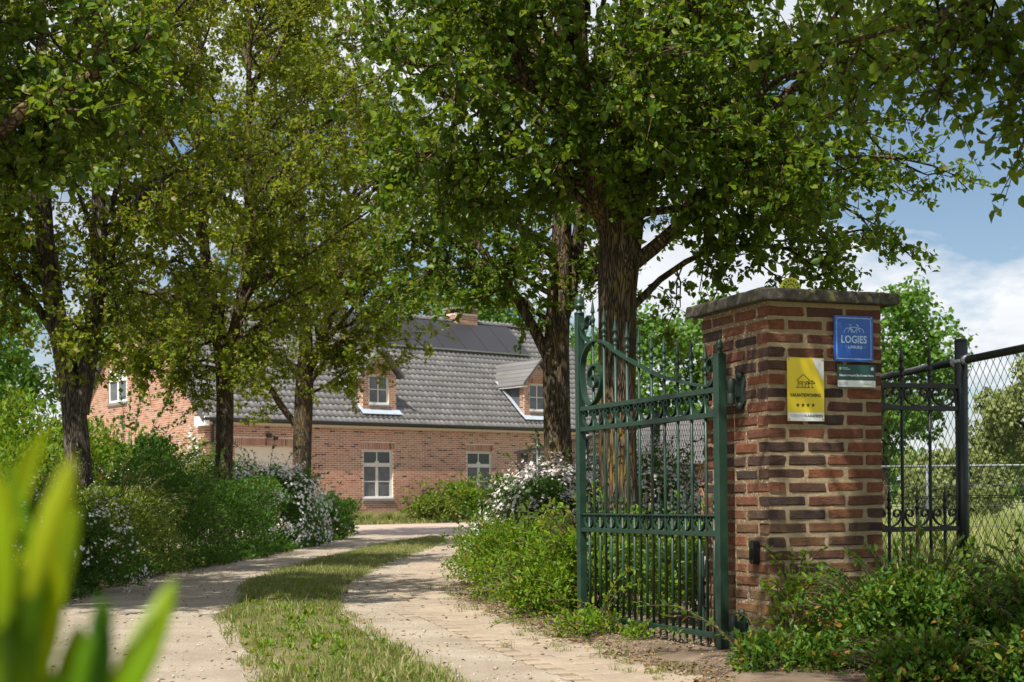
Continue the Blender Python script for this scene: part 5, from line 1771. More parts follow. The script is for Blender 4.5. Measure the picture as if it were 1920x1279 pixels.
# dormers
def dormer(a, label=None):
    w, y0 = 1.29, 0.25
    b = a + w
    zb, ze, zp = roof_z(y0) - 0.1, 4.70, 5.46
    m_ = (a + b) / 2
    ret = 0.24
    core = MB()
    win = (a + 0.24, b - 0.28, 3.80, 4.72)
    cells(core, a, b, zb, ze, [win], lambda u, z: (u, y0, z))
    core.add([(a, y0, ze), (b, y0, ze), (m_, y0, zp)], [(0, 1, 2)])
    core.add([(a, y0 + ret, zb), (a, y0, zb), (a, y0, ze), (a, y0 + ret, ze)], [(0, 1, 2, 3)])
    core.add([(b, y0, zb), (b, y0 + ret, zb), (b, y0 + ret, ze), (b, y0, ze)], [(0, 1, 2, 3)])
    for (p, q) in ((win[0], win[0]), (win[1], win[1])):
        core.add([(p, y0, win[2]), (p, y0 + 0.1, win[2]), (p, y0 + 0.1, win[3]), (p, y0, win[3])], [(0, 1, 2, 3)])
    d = core.build('dormer', M['house_mortar'], house)
    bw = MB()
    lim = lambda z: (a, b) if z < ze else (a + (z - ze + 0.03) / (zp - ze) * w / 2, b - (z - ze + 0.03) / (zp - ze) * w / 2)
    brick_rows(bw, a, b, zb, zp - 0.1, lambda u, o, z: (u, y0 - o, z), [win, (win[0] - 0.06, win[1] + 0.06, win[3], win[3] + 0.2)], lim, 7)
    brick_rows(bw, 0, ret, zb, ze, lambda u, o, z: (a - o, y0 + ret - u, z), (), None, 8)
    n_ = 12
    for k in range(n_):
        p = win[0] - 0.06 + k * (win[1] - win[0] + 0.12) / n_
        bw.box(p + 0.006, p + (win[1] - win[0] + 0.12) / n_ - 0.006, y0 - 0.01, y0, win[3] + 0.005, win[3] + 0.195)
    tag(bw.build('brickwork', M['house_brick'], d), kind='stuff')
    # cheeks
    for x_ in (a + 0.03, b - 0.03):
        ys_ = (ze - ZE) / SL
        MB().add([(x_, y0 + ret, roof_z(y0 + ret) - 0.1), (x_, ys_ + 0.2, ze + 0.05), (x_, y0 + ret, ze + 0.05)], [(0, 1, 2)]).build('cheek', M['cladding'], d)
    # window
    f = MB()
    ya, yb2 = y0 + 0.05, y0 + 0.1
    A_, B_, C_, D_ = win
    fr = 0.06
    f.box(A_, A_ + fr, ya, yb2, C_, D_).box(B_ - fr, B_, ya, yb2, C_, D_).box(A_ + fr, B_ - fr, ya, yb2, C_, C_ + fr).box(A_ + fr, B_ - fr, ya, yb2, D_ - fr, D_)
    mm = (A_ + B_) / 2
    zm = (C_ + D_) / 2
    f.box(mm - 0.02, mm + 0.02, ya + 0.003, yb2 - 0.003, C_ + fr, D_ - fr).box(A_ + fr, mm - 0.02, ya + 0.006, yb2 - 0.006, zm - 0.016, zm + 0.016).box(mm + 0.02, B_ - fr, ya + 0.006, yb2 - 0.006, zm - 0.016, zm + 0.016)
    f.build('window_frame', M['joinery'], d)
    for (p, q) in ((A_ + fr, mm - 0.02), (mm + 0.02, B_ - fr)):
        for (r0, r1) in ((C_ + fr, zm - 0.016), (zm + 0.016, D_ - fr)):
            MB().box(p, q, y0 + 0.08, y0 + 0.086, r0, r1).build('pane', M['pane_grey'], d)
    MB().bevbox(A_ - 0.02, B_ + 0.02, y0 - 0.06, y0 + 0.08, C_ - 0.09, C_ - 0.03, 0.005).build('sill', M['bluestone'], d)
    MB().bevbox(A_ + 0.002, B_ - 0.002, y0 - 0.01, y0 + 0.048, C_ - 0.03, C_ + 0.03, 0.004).build('sill_board', M['white_trim'], d)
    # roof slopes in overlapping courses
    o_ = 0.2
    sl = (zp + 0.1 - (ze - 0.06)) / (w / 2 + o_)
    for sgn in (-1, 1):
        sv = MB()
        nC = 6
        for k in range(nC):
            t0, t1 = k / nC, (k + 1.15) / nC
            xa, xb = m_ + sgn * (w / 2 + o_) * (1 - t0), m_ + sgn * (w / 2 + o_) * (1 - min(t1, 1.0))
            z_a, z_b = zp + 0.1 - sl * abs(xa - m_), zp + 0.1 - sl * abs(xb - m_)
            ya_, yb_2 = (z_a - ZE) / SL + 0.15, (z_b - ZE) / SL + 0.15
            yf = y0 - 0.2
            q = [(xa, yf, z_a + 0.03), (xa, ya_, z_a + 0.03), (xb, yb_2, z_b + 0.008), (xb, yf, z_b + 0.008)]
            q2 = [(x_, y_, z_ - 0.035) for x_, y_, z_ in q]
            sv.add(q + q2, [(0, 3, 2, 1) if sgn < 0 else (0, 1, 2, 3), (4, 5, 6, 7), (0, 1, 5, 4), (1, 2, 6, 5), (2, 3, 7, 6), (3, 0, 4, 7)])
        tag(sv.build('dormer_roof', M['roof_tile'], d), kind='stuff')
        MB().add([(m_ + sgn * (w / 2 + o_), y0 - 0.215, ze - 0.1), (m_, y0 - 0.215, zp + 0.06), (m_, y0 - 0.215, zp + 0.16), (m_ + sgn * (w / 2 + o_), y0 - 0.215, ze + 0.02)], [(0, 1, 2, 3)]).build('verge', M['cladding'], d)
    MB().box(m_ - w / 2 - o_ + 0.02, m_ - w / 2 + 0.02, y0 - 0.15, 1.55, ze - 0.11, ze - 0.075).build('soffit', M['white_trim'], d)
    # lead flashing on the tiles
    fl = MB()
    h_ = 0.055
    pt = lambda x_, y_: (x_, y_ - sP * h_, roof_z(y_) + cP * h_)
    fl.add([pt(a - 0.12, y0 - 0.16), pt(b + 0.12, y0 - 0.16), pt(b + 0.12, y0 + 0.02), pt(a - 0.12, y0 + 0.02)], [(0, 1, 2, 3)])
    fl.add([pt(a - 0.14, y0 + 0.02), pt(a + 0.02, y0 + 0.02), pt(a + 0.02, 1.7), pt(a - 0.14, 1.7)], [(0, 1, 2, 3)])
    fl.build('flashing', M['lead'], d)
    return d


dormer(5.66)
dormer(12.37)

# chimney
ch = MB().box(12.5, 13.5, 4.2, 4.8, 6.7, 7.6)
cho = ch.build('chimney', M['house_mortar'], house)
bw = MB()
brick_rows(bw, 12.5, 13.5, 6.75, 7.6, lambda u, o, z: (u, 4.2 - o, z), (), None, 12)
brick_rows(bw, 0, 0.6, 6.75, 7.6, lambda u, o, z: (12.5 - o, 4.8 - u, z), (), None, 13)
for (x_, y_) in ((12.5, 4.2), (13.25, 4.2), (12.5, 4.55), (13.25, 4.55)):
    bw.box(x_, x_ + 0.25, y_, y_ + 0.25, 7.602, 7.74)
tag(bw.build('brickwork', M['house_brick'], cho), kind='stuff')
MB().bevbox(12.4, 13.6, 4.1, 4.9, 7.74, 7.81, 0.01).build('cap_slab', M['bluestone'], cho)
# lamps on the facade
fl_ = MB().bevbox(2.02, 2.16, -0.13, -0.02, 2.62, 2.76, 0.015).build('flood_lamp', M['lamp_dark'], house)
MB().bevbox(2.24, 2.36, -0.16, -0.05, 2.56, 2.65, 0.012).build('lamp_head', M['lamp_dark'], fl_)
MB().tube([(2.16, -0.03, 2.68), (2.28, -0.09, 2.66)], 0.012, 6).build('lamp_arm', M['lamp_dark'], fl_)
wl_o = MB().lathe([(0.03, 0), (0.08, 0.05), (0.1, 0.28), (0.12, 0.3), (0.03, 0.4)], 6, (12.04, -0.16, 1.93)).build('wall_lamp', M['lamp_dark'], house)
MB().bevbox(12.0, 12.08, -0.15, -0.008, 2.2, 2.28, 0.01).build('lamp_bracket', M['lamp_dark'], wl_o)

# low outbuilding seen through the gate
sh = empty('garden_shed', (3.2, 35.0, 0), R(8), 'low shed with grey tiled roof seen through the gate', 'shed')
MB().box(0, 3.4, 0, 3.6, -0.1, 1.75).build('wall', M['house_brick'], sh)
sr = MB()
for k in range(9):
    for sg_ in (0, 1):
        t0, t1 = k / 9, (k + 1.15) / 9
        t1 = min(t1, 1)
        y_a, y_b = (-0.25 + 2.05 * t0, -0.25 + 2.05 * t1) if sg_ == 0 else (3.85 - 2.05 * t0, 3.85 - 2.05 * t1)
        z_a, z_b = 1.62 + 1.3 * t0 + 0.03, 1.62 + 1.3 * t1
        V = [(-0.2, y_a, z_a), (3.6, y_a, z_a), (3.6, y_b, z_b), (-0.2, y_b, z_b)]
        sr.add(V + [(p[0], p[1], p[2] - 0.04) for p in V], [(0, 1, 2, 3) if sg_ == 0 else (3, 2, 1, 0), (4, 7, 6, 5), (0, 4, 5, 1), (1, 5, 6, 2), (2, 6, 7, 3), (3, 7, 4, 0)])
tag(sr.build('roof', M['roof_tile'], sh), kind='stuff')
MB().add([(0, 0, 1.75), (0, 3.6, 1.75), (0, 1.8, 2.85)], [(0, 1, 2)]).build('gable_board', M['cladding'], sh)
MB().bevbox(0.5, 1.4, -0.02, 0.04, 0, 1.65, 0.01).build('door', M['cladding'], sh)

# ================================================================== trees along the drive
pear_tree('pear_tree', 'large pear tree whose trunk rises right behind the iron gate', (0.83, 11.0, 0),
          [[(0, 0, -0.1, 0.165), (0, 0, 0.5, 0.15), (-0.01, 0, 1.5, 0.143), (0, 0, 2.3, 0.147), (0.04, 0, 2.85, 0.165), (0.12, 0, 3.4, 0.12), (0.15, 0.1, 4.3, 0.1), (0.1, 0.1, 5.5, 0.07), (0.1, 0, 6.8, 0.03)],
           [(0.0, 0, 2.72, 0.1), (-0.14, -0.05, 3.15, 0.098), (-0.26, -0.1, 3.8, 0.082), (-0.3, -0.1, 4.8, 0.06), (-0.35, 0, 6.2, 0.03)]],
          ((0.15, 0, 4.55), (2.7, 2.6, 2.2)), 101, n1=36, n2=12, n3=8, nl=15, leaf=0.06, mat='pear_leaf_deep',
          extra=[(2.05, 0, 2.85), (1.6, -0.6, 2.65), (1.9, 0.6, 2.75), (1.2, 0.3, 2.6), (2.3, -0.3, 3.2), (1.1, -0.8, 2.85), (0.25, -0.9, 3.3), (-0.4, -0.9, 3.35), (0.0, -1.2, 3.6), (0.7, -0.8, 3.25), (-1.0, 0.2, 3.1), (-1.5, -0.4, 3.3), (-1.9, 0.2, 3.4), (2.2, 0.3, 3.6), (1.4, -1.2, 3.2)], skirt=-0.5,
          limbs=[[(0.06, 0, 2.55, 0.062), (0.5, -0.1, 2.9, 0.052), (0.92, -0.2, 3.42, 0.048), (1.3, -0.3, 3.85, 0.036), (1.9, -0.4, 4.25, 0.015)],
                 [(0.1, 0.1, 2.25, 0.034), (0.5, 0.3, 2.62, 0.025), (1.0, 0.4, 2.8, 0.016), (1.8, 0.5, 2.75, 0.006)]], zbr=2.7)
pear_tree('pear_tree', 'pear tree half hidden behind the gate tree, white blossom at its foot', (0.47, 14.8, 0),
          [[(0, 0, -0.1, 0.17), (0.02, 0, 1, 0.145), (0, 0, 2.1, 0.14), (0.04, 0, 2.9, 0.12), (0.1, 0.1, 4.2, 0.09), (0.1, 0, 6.6, 0.035)],
           [(0.02, 0, 2.5, 0.09), (0.2, 0.1, 3.2, 0.08), (0.35, 0.1, 4.2, 0.06), (0.5, 0.1, 5.8, 0.03)]],
          ((-0.1, 0, 5.0), (2.3, 2.4, 2.6)), 102, n1=30, n2=10, n3=8, nl=14, leaf=0.06, mat='pear_leaf_deep',
          extra=[(-1.3, 0, 3.2), (0.5, -0.3, 2.8), (-1.7, 0.1, 3.5), (-0.45, -0.4, 3.1), (-1.5, -0.3, 3.0)], skirt=-0.6,
          limbs=[[(-0.05, 0, 2.2, 0.065), (-0.38, 0, 2.85, 0.052), (-0.75, -0.1, 3.35, 0.04), (-1.2, -0.1, 3.9, 0.025), (-1.8, -0.1, 4.4, 0.01)]], zbr=2.5)
pear_tree('pear_tree', 'forked pear tree with bare grey trunk at left edge above yellow green shrub', (-4.6, 15.2, 0),
          [[(0, 0, -0.1, 0.17), (-0.01, 0, 0.8, 0.14), (-0.05, 0, 1.6, 0.13), (-0.13, 0, 2.2, 0.118), (-0.29, 0, 3.1, 0.105), (-0.38, 0, 4.2, 0.09), (-0.36, 0, 6.8, 0.035)],
           [(-0.0, 0, 1.75, 0.095), (0.1, 0.02, 2.4, 0.09), (0.2, 0.05, 3.4, 0.085), (0.2, 0.05, 4.8, 0.062), (0.2, 0, 7.2, 0.03)]],
          ((0.1, 0, 5.1), (2.4, 2.4, 2.8)), 103, n1=40, n2=12, n3=9, nl=12, leaf=0.06, barkm='bark_grey',
          limbs=[[(-0.2, 0, 2.5, 0.055), (-0.55, 0, 3.05, 0.045), (-0.95, 0, 3.5, 0.035), (-1.6, 0, 4.1, 0.012)]],
          extra=[(0.6, -0.5, 2.6), (1.2, -0.2, 2.9), (-0.9, -0.3, 2.8), (0.1, -0.7, 2.5)], zbr=2.2)
pear_tree('pear_tree', 'pear tree with golden lichen on its trunk left of the garage door', (-4.6, 22.7, 0),
          [[(0, 0, -0.1, 0.175), (0.0, 0, 1, 0.142), (0.04, 0, 2.4, 0.136), (0.02, 0, 3.1, 0.14), (-0.15, 0, 4, 0.105), (-0.3, 0, 5.5, 0.07), (-0.3, 0, 8.4, 0.03)],
           [(0.05, 0, 2.9, 0.11), (0.3, 0, 3.9, 0.1), (0.45, 0, 4.8, 0.085), (0.45, 0, 6, 0.06), (0.5, 0, 8.8, 0.03)]],
          ((0.2, 0, 6.5), (3.0, 2.7, 4.0)), 104, n1=54, n2=12, n3=9, nl=13, leaf=0.068,
          extra=[(-1.3, -0.5, 2.95), (-1.9, 0, 3.1), (1.0, -0.4, 2.95), (0.4, -0.8, 2.9), (-0.6, -0.6, 2.9), (-2.2, -0.3, 3.3), (-1.6, -0.9, 3.2), (-1.0, -1.1, 3.1), (-2.4, 0.4, 3.7), (-0.2, -1.2, 3.2), (-1.7, 0.5, 2.95)], zbr=2.7)
pear_tree('pear_tree', 'tall pear tree standing right in front of the house beside the garage', (-4.6, 31.0, 0),
          [[(0, 0, -0.1, 0.24), (0.03, 0, 1.5, 0.2), (0.1, 0, 3.2, 0.2), (0.15, 0, 4.4, 0.14), (0.1, 0, 6, 0.1), (0.1, 0, 9.8, 0.03)],
           [(0.12, 0, 3.4, 0.1), (0.5, 0, 4.4, 0.09), (0.9, 0, 6, 0.06), (1.2, 0, 8.5, 0.03)]],
          ((0.5, 0, 7.5), (3.5, 3.0, 4.7)), 105, n1=58, n2=12, n3=9, nl=13, leaf=0.08,
          limbs=[[(-0.05, 0, 2.4, 0.085), (-0.45, 0, 2.95, 0.07), (-0.85, 0, 3.6, 0.055), (-1.5, 0, 4.3, 0.02)]],
          extra=[(1.3, -0.5, 3.9), (2.0, -0.3, 3.95), (2.6, 0, 4.3), (1.9, -0.6, 4.4), (0.6, -0.6, 3.8), (-1.4, -0.4, 3.9)], zbr=3.0, skirt=-0.55)
pear_tree('pear_tree', 'nearest left pear tree, only its low boughs showing at top left', (-4.75, 9.6, 0),
          [[(0, 0, -0.1, 0.19), (0, 0, 1.2, 0.16), (0, 0, 2.6, 0.15), (0.1, 0, 4.0, 0.1), (0.1, 0, 6.6, 0.03)],
           [(0.0, 0, 2.3, 0.1), (-0.3, 0, 3.4, 0.085), (-0.4, 0, 5.8, 0.03)]],
          ((0.15, 0.1, 4.9), (2.6, 2.3, 2.2)), 106, n1=50, n2=13, n3=9, nl=15, leaf=0.06, mat='pear_leaf_deep',
          limbs=[[(0.05, 0, 2.6, 0.075), (1.2, -0.3, 3.1, 0.06), (1.75, -0.5, 3.36, 0.05), (2.15, -0.5, 3.55, 0.036), (2.5, -0.5, 3.8, 0.016)]],
          extra=[(1.9, -0.2, 3.3), (1.6, 0.4, 3.2), (2.2, 0.2, 3.6)], zbr=2.5)
pear_tree('pear_tree', 'pear tree outside the frame whose leafy bough hangs in at top right', (3.4, 3.9, 0),
          [[(0, 0, -0.1, 0.18), (-0.1, 0, 1.5, 0.155), (-0.5, 0.1, 2.9, 0.13), (-1.3, 0.3, 4.0, 0.09), (-2.2, 0.6, 5.0, 0.05)],
           [(-0.3, 0.05, 2.3, 0.09), (-0.4, 0.6, 2.75, 0.07), (-0.75, 1.3, 2.95, 0.045), (-1.1, 2.0, 3.0, 0.02)]],
          ((-2.45, 0.6, 4.9), (2.0, 1.9, 1.6)), 107, n1=36, n2=12, n3=9, nl=13, leaf=0.05, mat='pear_leaf_deep',
          extra=[(-1.4, 1.75, 2.42), (-1.72, 2.0, 2.6), (-1.15, 1.6, 2.5), (-2.0, 2.3, 2.85), (-1.5, 2.1, 2.75), (-0.95, 1.9, 2.75), (-1.3, 1.85, 2.32), (-1.95, 2.1, 2.7)], zbr=2.3)

# trees far behind
far_tree('maple_tree', 'bright green maple rising behind the chimney left of it', -3.4, 78, 15.0, 5.2, 'maple_leaf', 201, 12000, 0.3)
far_tree('maple_tree', 'rounded green maple crown right of the chimney', 0.8, 82, 11.6, 5.0, 'maple_leaf', 202, 11000, 0.3)
far_tree('maple_tree', 'green maple seen above the gate bars beside the pillar', 8.6, 74, 11.2, 4.8, 'maple_leaf', 203, 11000, 0.3)
far_tree('lime_tree', 'round green tree standing in the field right of the pillar', 15.2, 58, 9.4, 3.3, 'maple_leaf', 204, 11000, 0.24, 'trees beyond the field')
far_tree('willow_tree', 'pale yellow green willow at the right edge of the field', 19.2, 52, 5.9, 2.5, 'willow_leaf', 205, 9000, 0.2, 'trees beyond the field', 0.05, 34)
far_tree('willow_tree', 'low pale willow between the round tree and fence post', 15.6, 50, 2.3, 2.0, 'willow_leaf', 206, 7000, 0.2, 'trees beyond the field', 0.02)
far_tree('willow_tree', 'pale willow partly outside the right edge behind tall mesh', 24.5, 60, 5.4, 3.2, 'willow_leaf', 207, 8000, 0.22, 'trees beyond the field', 0.02)
far_tree('ash_tree', 'tall green tree at far left behind the laurel bush', -24.5, 62, 11.0, 5.0, 'maple_leaf', 208, 11000, 0.3)
far_tree('ash_tree', 'broad green tree behind the left end of the house', -17.5, 70, 10.5, 5.0, 'maple_leaf', 209, 10000, 0.3)
rng = np.random.default_rng(55)
n = 26000
X = rng.uniform(-95, 95, n); Y = rng.uniform(128, 138, n)
top = 2.6 + 3.4 * vnoise(X, X * 0, 71, 0.09) + 1.6 * vnoise(X, X * 0, 72, 0.35)
Z = top * rng.random(n) ** 0.7
V, F = leaves2(np.stack([X, Y, Z], 1), rng.normal(size=(n, 3)), rng.normal(size=(n, 3)) + np.array([0, -0.6, 0.4]), rng.uniform(0.5, 1.0, n), rng.uniform(0.4, 0.8, n))
tag(mobj('far_wood', nmesh('far_wood', V, [F]), M['maple_leaf']), 'distant belt of trees along the horizon', 'wood', kind='stuff')

# ================================================================== shrubs and flowers
shrub('mock_orange', 'low white flowering mock orange at left drive edge behind blurred leaves', -4.2, 12.3, 1.0, 1.2, 0.95, 9000, 0.055, 'dark_leaf', 301, blossom=(110, 9, 0.017, 0.035, 'blossom', 0.0))
shrub('spirea_shrub', 'yellow green shrub with dry flower heads at the forked tree trunk', -4.25, 14.6, 1.0, 1.1, 1.2, 12000, 0.042, 'sage_leaf', 302, 0.4, blossom=(40, 5, 0.011, 0.03, 'blossom_pale', 0.8), sprays=36, spray_len=0.3)
shrub('cotoneaster', 'dark rounded evergreen shrub overhanging the drive between two trunks', -4.4, 17.4, 1.1, 1.6, 1.42, 10500, 0.05, 'dark_leaf', 303, 0.45, sprays=14, spray_len=0.25)
shrub('cotoneaster', 'dark spreading evergreen in front of the golden lichen trunk', -4.3, 20.8, 1.15, 2.1, 1.38, 11000, 0.058, 'dark_leaf', 304, 0.45, sprays=16, spray_len=0.3)
shrub('mock_orange', 'tall white flowering shrub in front of the garage door', -4.3, 24.8, 1.1, 1.8, 1.5, 13000, 0.062, 'dark_leaf', 305, 0.4, blossom=(260, 9, 0.034, 0.07, 'blossom', 0.0), sprays=30, spray_len=0.75)
shrub('box_shrub', 'small dark green bush at the end of the left bed', -3.95, 29.2, 0.9, 1.5, 0.98, 8000, 0.07, 'dark_leaf', 306, 0.45, sprays=12, spray_len=0.3)
shrub('cherry_laurel', 'big bright green laurel bush at the left edge behind the trunk', -6.6, 19.2, 1.75, 1.5, 2.2, 14000, 0.085, 'fresh_leaf', 307, 0.42, sprays=26, spray_len=0.4)
shrub('lilac_shrub', 'tall dark leafy shrub with loose top between two left trunks', -5.8, 21.6, 1.1, 1.1, 1.95, 8000, 0.08, 'dark_leaf', 308, 0.6, sprays=30, spray_len=0.7)
shrub('buddleia', 'grey green flowering shrub below the brick gable', -6.0, 27.0, 1.25, 1.2, 1.75, 9000, 0.06, 'sage_leaf', 309, 0.35, blossom=(60, 8, 0.022, 0.05, 'blossom', 0.6), sprays=24, spray_len=0.6)
shrub('cherry_laurel', 'dark laurel at far left edge beside the nearest shrubs', -5.7, 13.6, 1.1, 1.1, 1.35, 5500, 0.07, 'dark_leaf', 310, 0.42, sprays=14)
shrub('hazel_shrub', 'light green hazel bush in front of the brick gable', -8.4, 30.5, 1.7, 1.5, 2.2, 7000, 0.085, 'fresh_leaf', 311, 0.7, sprays=20, spray_len=0.5)
shrub('climbing_rose', 'white climbing rose on the corner of the house', -9.05, 40.75, 0.32, 0.3, 3.0, 2200, 0.07, 'fresh_leaf', 312, 0.5, blossom=(26, 6, 0.05, 0.08, 'blossom'), sprays=8, spray_len=0.5, cat='rose')
n = 15000
rng = np.random.default_rng(91)
Y = 9.5 + 22 * rng.random(n)
X = lerp(XL, Y) + 0.12 - rng.gamma(1.5, 0.4, n) + 0.16 * (vnoise(Y, Y * 0, 92, 1.3) - 0.5)
hh = 0.06 + 0.26 * vnoise(X, Y, 93, 2.0) * np.clip((lerp(XL, Y) + 0.2 - X) / 0.35, 0.15, 1)
P = np.stack([X, Y, 0.01 + hh * rng.random(n)], 1)
Lz = rng.uniform(0.03, 0.075, n)
V, F = leaves2(P, rng.normal(size=(n, 3)) + np.array([0, 0, 0.5]), rng.normal(size=(n, 3)) * 0.6 + np.array([0, 0, 0.8]), Lz, Lz * 0.6)
tag(mobj('ground_ivy', nmesh('ground_ivy', V, [F]), M['dark_leaf']), 'low dark ground cover under the shrubs of the left bed', 'ground cover', kind='stuff')
# right side
shrub('deutzia', 'white and pink flowering shrub left of the gate post', 0.38, 13.2, 0.68, 0.8, 1.15, 9500, 0.05, 'dark_leaf', 321, 0.42, blossom=(330, 8, 0.02, 0.045, 'blossom_pale', 0.3), sprays=22, spray_len=0.4)
shrub('deutzia', 'white flowering shrub seen through the middle of the gate', 1.15, 12.4, 0.6, 0.6, 1.3, 4200, 0.045, 'dark_leaf', 322, 0.42, blossom=(200, 7, 0.02, 0.045, 'blossom_pale', 0.4), sprays=16, spray_len=0.35)
shrub('rose_bush', 'low bush with large white blossoms at the right drive edge', -0.2, 14.2, 0.32, 0.4, 0.6, 2600, 0.05, 'dark_leaf', 323, 0.5, blossom=(26, 7, 0.034, 0.035, 'blossom', 0.9), sprays=8)
shrub('honeysuckle_shrub', 'fine leaved light green bush spilling onto the right drive edge', 0.1, 11.4, 0.64, 1.05, 0.62, 16000, 0.03, 'fresh_leaf', 324, 0.5, sprays=44, spray_len=0.24)
shrub('quince_bush', 'glossy green bush with reddish tips around the far gate post', 0.6, 9.8, 0.62, 0.85, 0.7, 10000, 0.046, 'fresh_leaf', 325, 0.48, sprays=46, spray_len=0.26)
shrub('quince_bush', 'glossy green bush crowding the gate bars next to the pillar', 1.22, 8.75, 0.5, 0.65, 0.68, 7500, 0.044, 'fresh_leaf', 326, 0.48, sprays=24, spray_len=0.25)
shrub('honeysuckle_shrub', 'low fresh green growth at the drive edge before the far gate post', 0.2, 9.55, 0.34, 0.5, 0.34, 3600, 0.034, 'fresh_leaf', 329, 0.5, sprays=24, spray_len=0.2)
shrub('periwinkle', 'small leafy plant on the sand under the gate end', 0.42, 8.0, 0.26, 0.2, 0.17, 620, 0.034, 'fresh_leaf', 327, 0.45, cat='plant', stems=6)
shrub('periwinkle', 'tiny leafy sprout beneath the middle of the gate', 0.66, 7.62, 0.1, 0.1, 0.13, 160, 0.032, 'fresh_leaf', 328, 0.45, cat='plant', stems=5)
shrub('quince_bush', 'dark green bush with red flowers before the pillar front', 1.74, 6.18, 0.52, 0.46, 0.5, 7500, 0.034, 'quince_leaf', 331, 0.5, blossom=(7, 4, 0.012, 0.015, 'red_bloom', 0.3), sprays=50, spray_len=0.2)
shrub('quince_bush', 'dark green bush with orange blooms below the mesh fence', 2.3, 5.95, 0.5, 0.55, 0.52, 6200, 0.034, 'quince_leaf', 332, 0.5, blossom=(9, 4, 0.012, 0.015, 'red_bloom', 0.3), sprays=46, spray_len=0.2)
shrub('quince_sprig', 'sunlit upright leafy sprig at the pillar corner', 1.27, 6.42, 0.13, 0.13, 0.5, 420, 0.034, 'fresh_leaf', 333, 0.5, cat='plant', sprays=14, spray_len=0.16, stems=9)
shrub('periwinkle', 'low dark leafed plant at the foot of the pillar corner', 1.16, 6.18, 0.34, 0.24, 0.19, 1300, 0.04, 'quince_leaf', 334, 0.34, cat='plant', stems=6)
shrub('quince_bush', 'leafy bush below the iron panel right of the pillar', 2.12, 6.75, 0.36, 0.3, 0.46, 3000, 0.034, 'quince_leaf', 335, 0.5, sprays=26, spray_len=0.2)
shrub('quince_bush', 'low dark leafy growth at the bottom right corner', 2.15, 5.5, 0.42, 0.32, 0.3, 3600, 0.034, 'quince_leaf', 336, 0.5, sprays=20, spray_len=0.18)
shrub('quince_bush', 'low twiggy growth in front of the red flowered bush', 1.66, 5.66, 0.36, 0.26, 0.22, 2300, 0.034, 'quince_leaf', 337, 0.5, sprays=16, spray_len=0.16)
# at the house wall
HX = lambda s, o: (HO.x + 0.766 * s + 0.643 * o, HO.y + 0.643 * s - 0.766 * o)
for k, (s_, o_, r_, h_, lab) in enumerate(((7.4, 0.9, 0.9, 1.1, 'leafy garden shrub just right of the first house window'), (8.6, 0.9, 0.95, 1.3, 'taller garden shrub between the two house windows'), (9.8, 1.0, 0.9, 1.3, 'yellowish garden shrub in front of the second house window'), (11.3, 1.1, 0.9, 1.0, 'garden shrub near the wall lamp of the house'))):
    x_, y_ = HX(s_, o_)
    shrub('garden_shrub', lab, x_, y_, r_, r_, h_, 3600, 0.11, 'sage_leaf' if k != 1 else 'fresh_leaf', 340 + k, 0.5, sprays=18, spray_len=0.5, z0=0.05, group='shrubs along the house wall')
for k, (s_, o_, lab) in enumerate(((4.9, 0.8, 'pale ornamental grass clump left of the first house window'), (6.0, 0.8, 'pale ornamental grass clump below the first house window'))):
    x_, y_ = HX(s_, o_)
    n = 900
    P = np.stack([rng.normal(0, 0.16, n), rng.normal(0, 0.16, n), np.zeros(n)], 1)
    V, F = blades(P, rng.uniform(0.25, 0.5, n), rng.uniform(0.01, 0.02, n), rng, 1.6)
    r_ = empty('ornamental_grass', (x_, y_, 0.05), 0, lab, 'grass clump', 'grass clumps along the house wall')
    tag(mobj('blade_tuft', nmesh('blade_tuft', V, F), M['field_grass'], r_), kind='stuff')
n = 5200
S_ = rng.uniform(3.6, 12.5, n); O_ = rng.uniform(0.35, 1.7, n)
P = np.stack([HO.x + 0.766 * S_ + 0.643 * O_, HO.y + 0.643 * S_ - 0.766 * O_, np.full(n, 0.06)], 1)
V, F = blades(P, rng.uniform(0.06, 0.2, n), rng.uniform(0.012, 0.03, n), rng, 1.2)
tag(mobj('border_plants', nmesh('border_plants', V, F), M['grass_blade']), 'low green ground cover in the border along the house', 'ground cover', kind='stuff')

# ================================================================== laurel shoots right before the lens
fg = empty('laurel_shoots', (-0.198, 0.588, 0), 0, 'out of focus bright green laurel leaves right before the camera', 'shrub')
rr = random.Random(77)


def big_leaf(L, W, bend):
    n_ = 8
    V, F = [], []
    for k in range(n_ + 1):
        t_ = k / n_
        w = W * math.sin(PI * min(1, t_ * 0.92 + 0.06)) ** 0.8 * (1 if t_ < 1 else 0.05)
        y_ = bend * t_ * t_ * L
        for s_ in (-1, -0.5, 0, 0.5, 1):
            V.append((s_ * w / 2, y_ - abs(s_) * w * -0.16, t_ * L))
    for k in range(n_):
        for q in range(4):
            F.append((k * 5 + q, k * 5 + q + 1, k * 5 + 6 + q, k * 5 + 5 + q))
    mb = MB().add(V, F)
    me = mb.mesh('leaf', True)
    return me


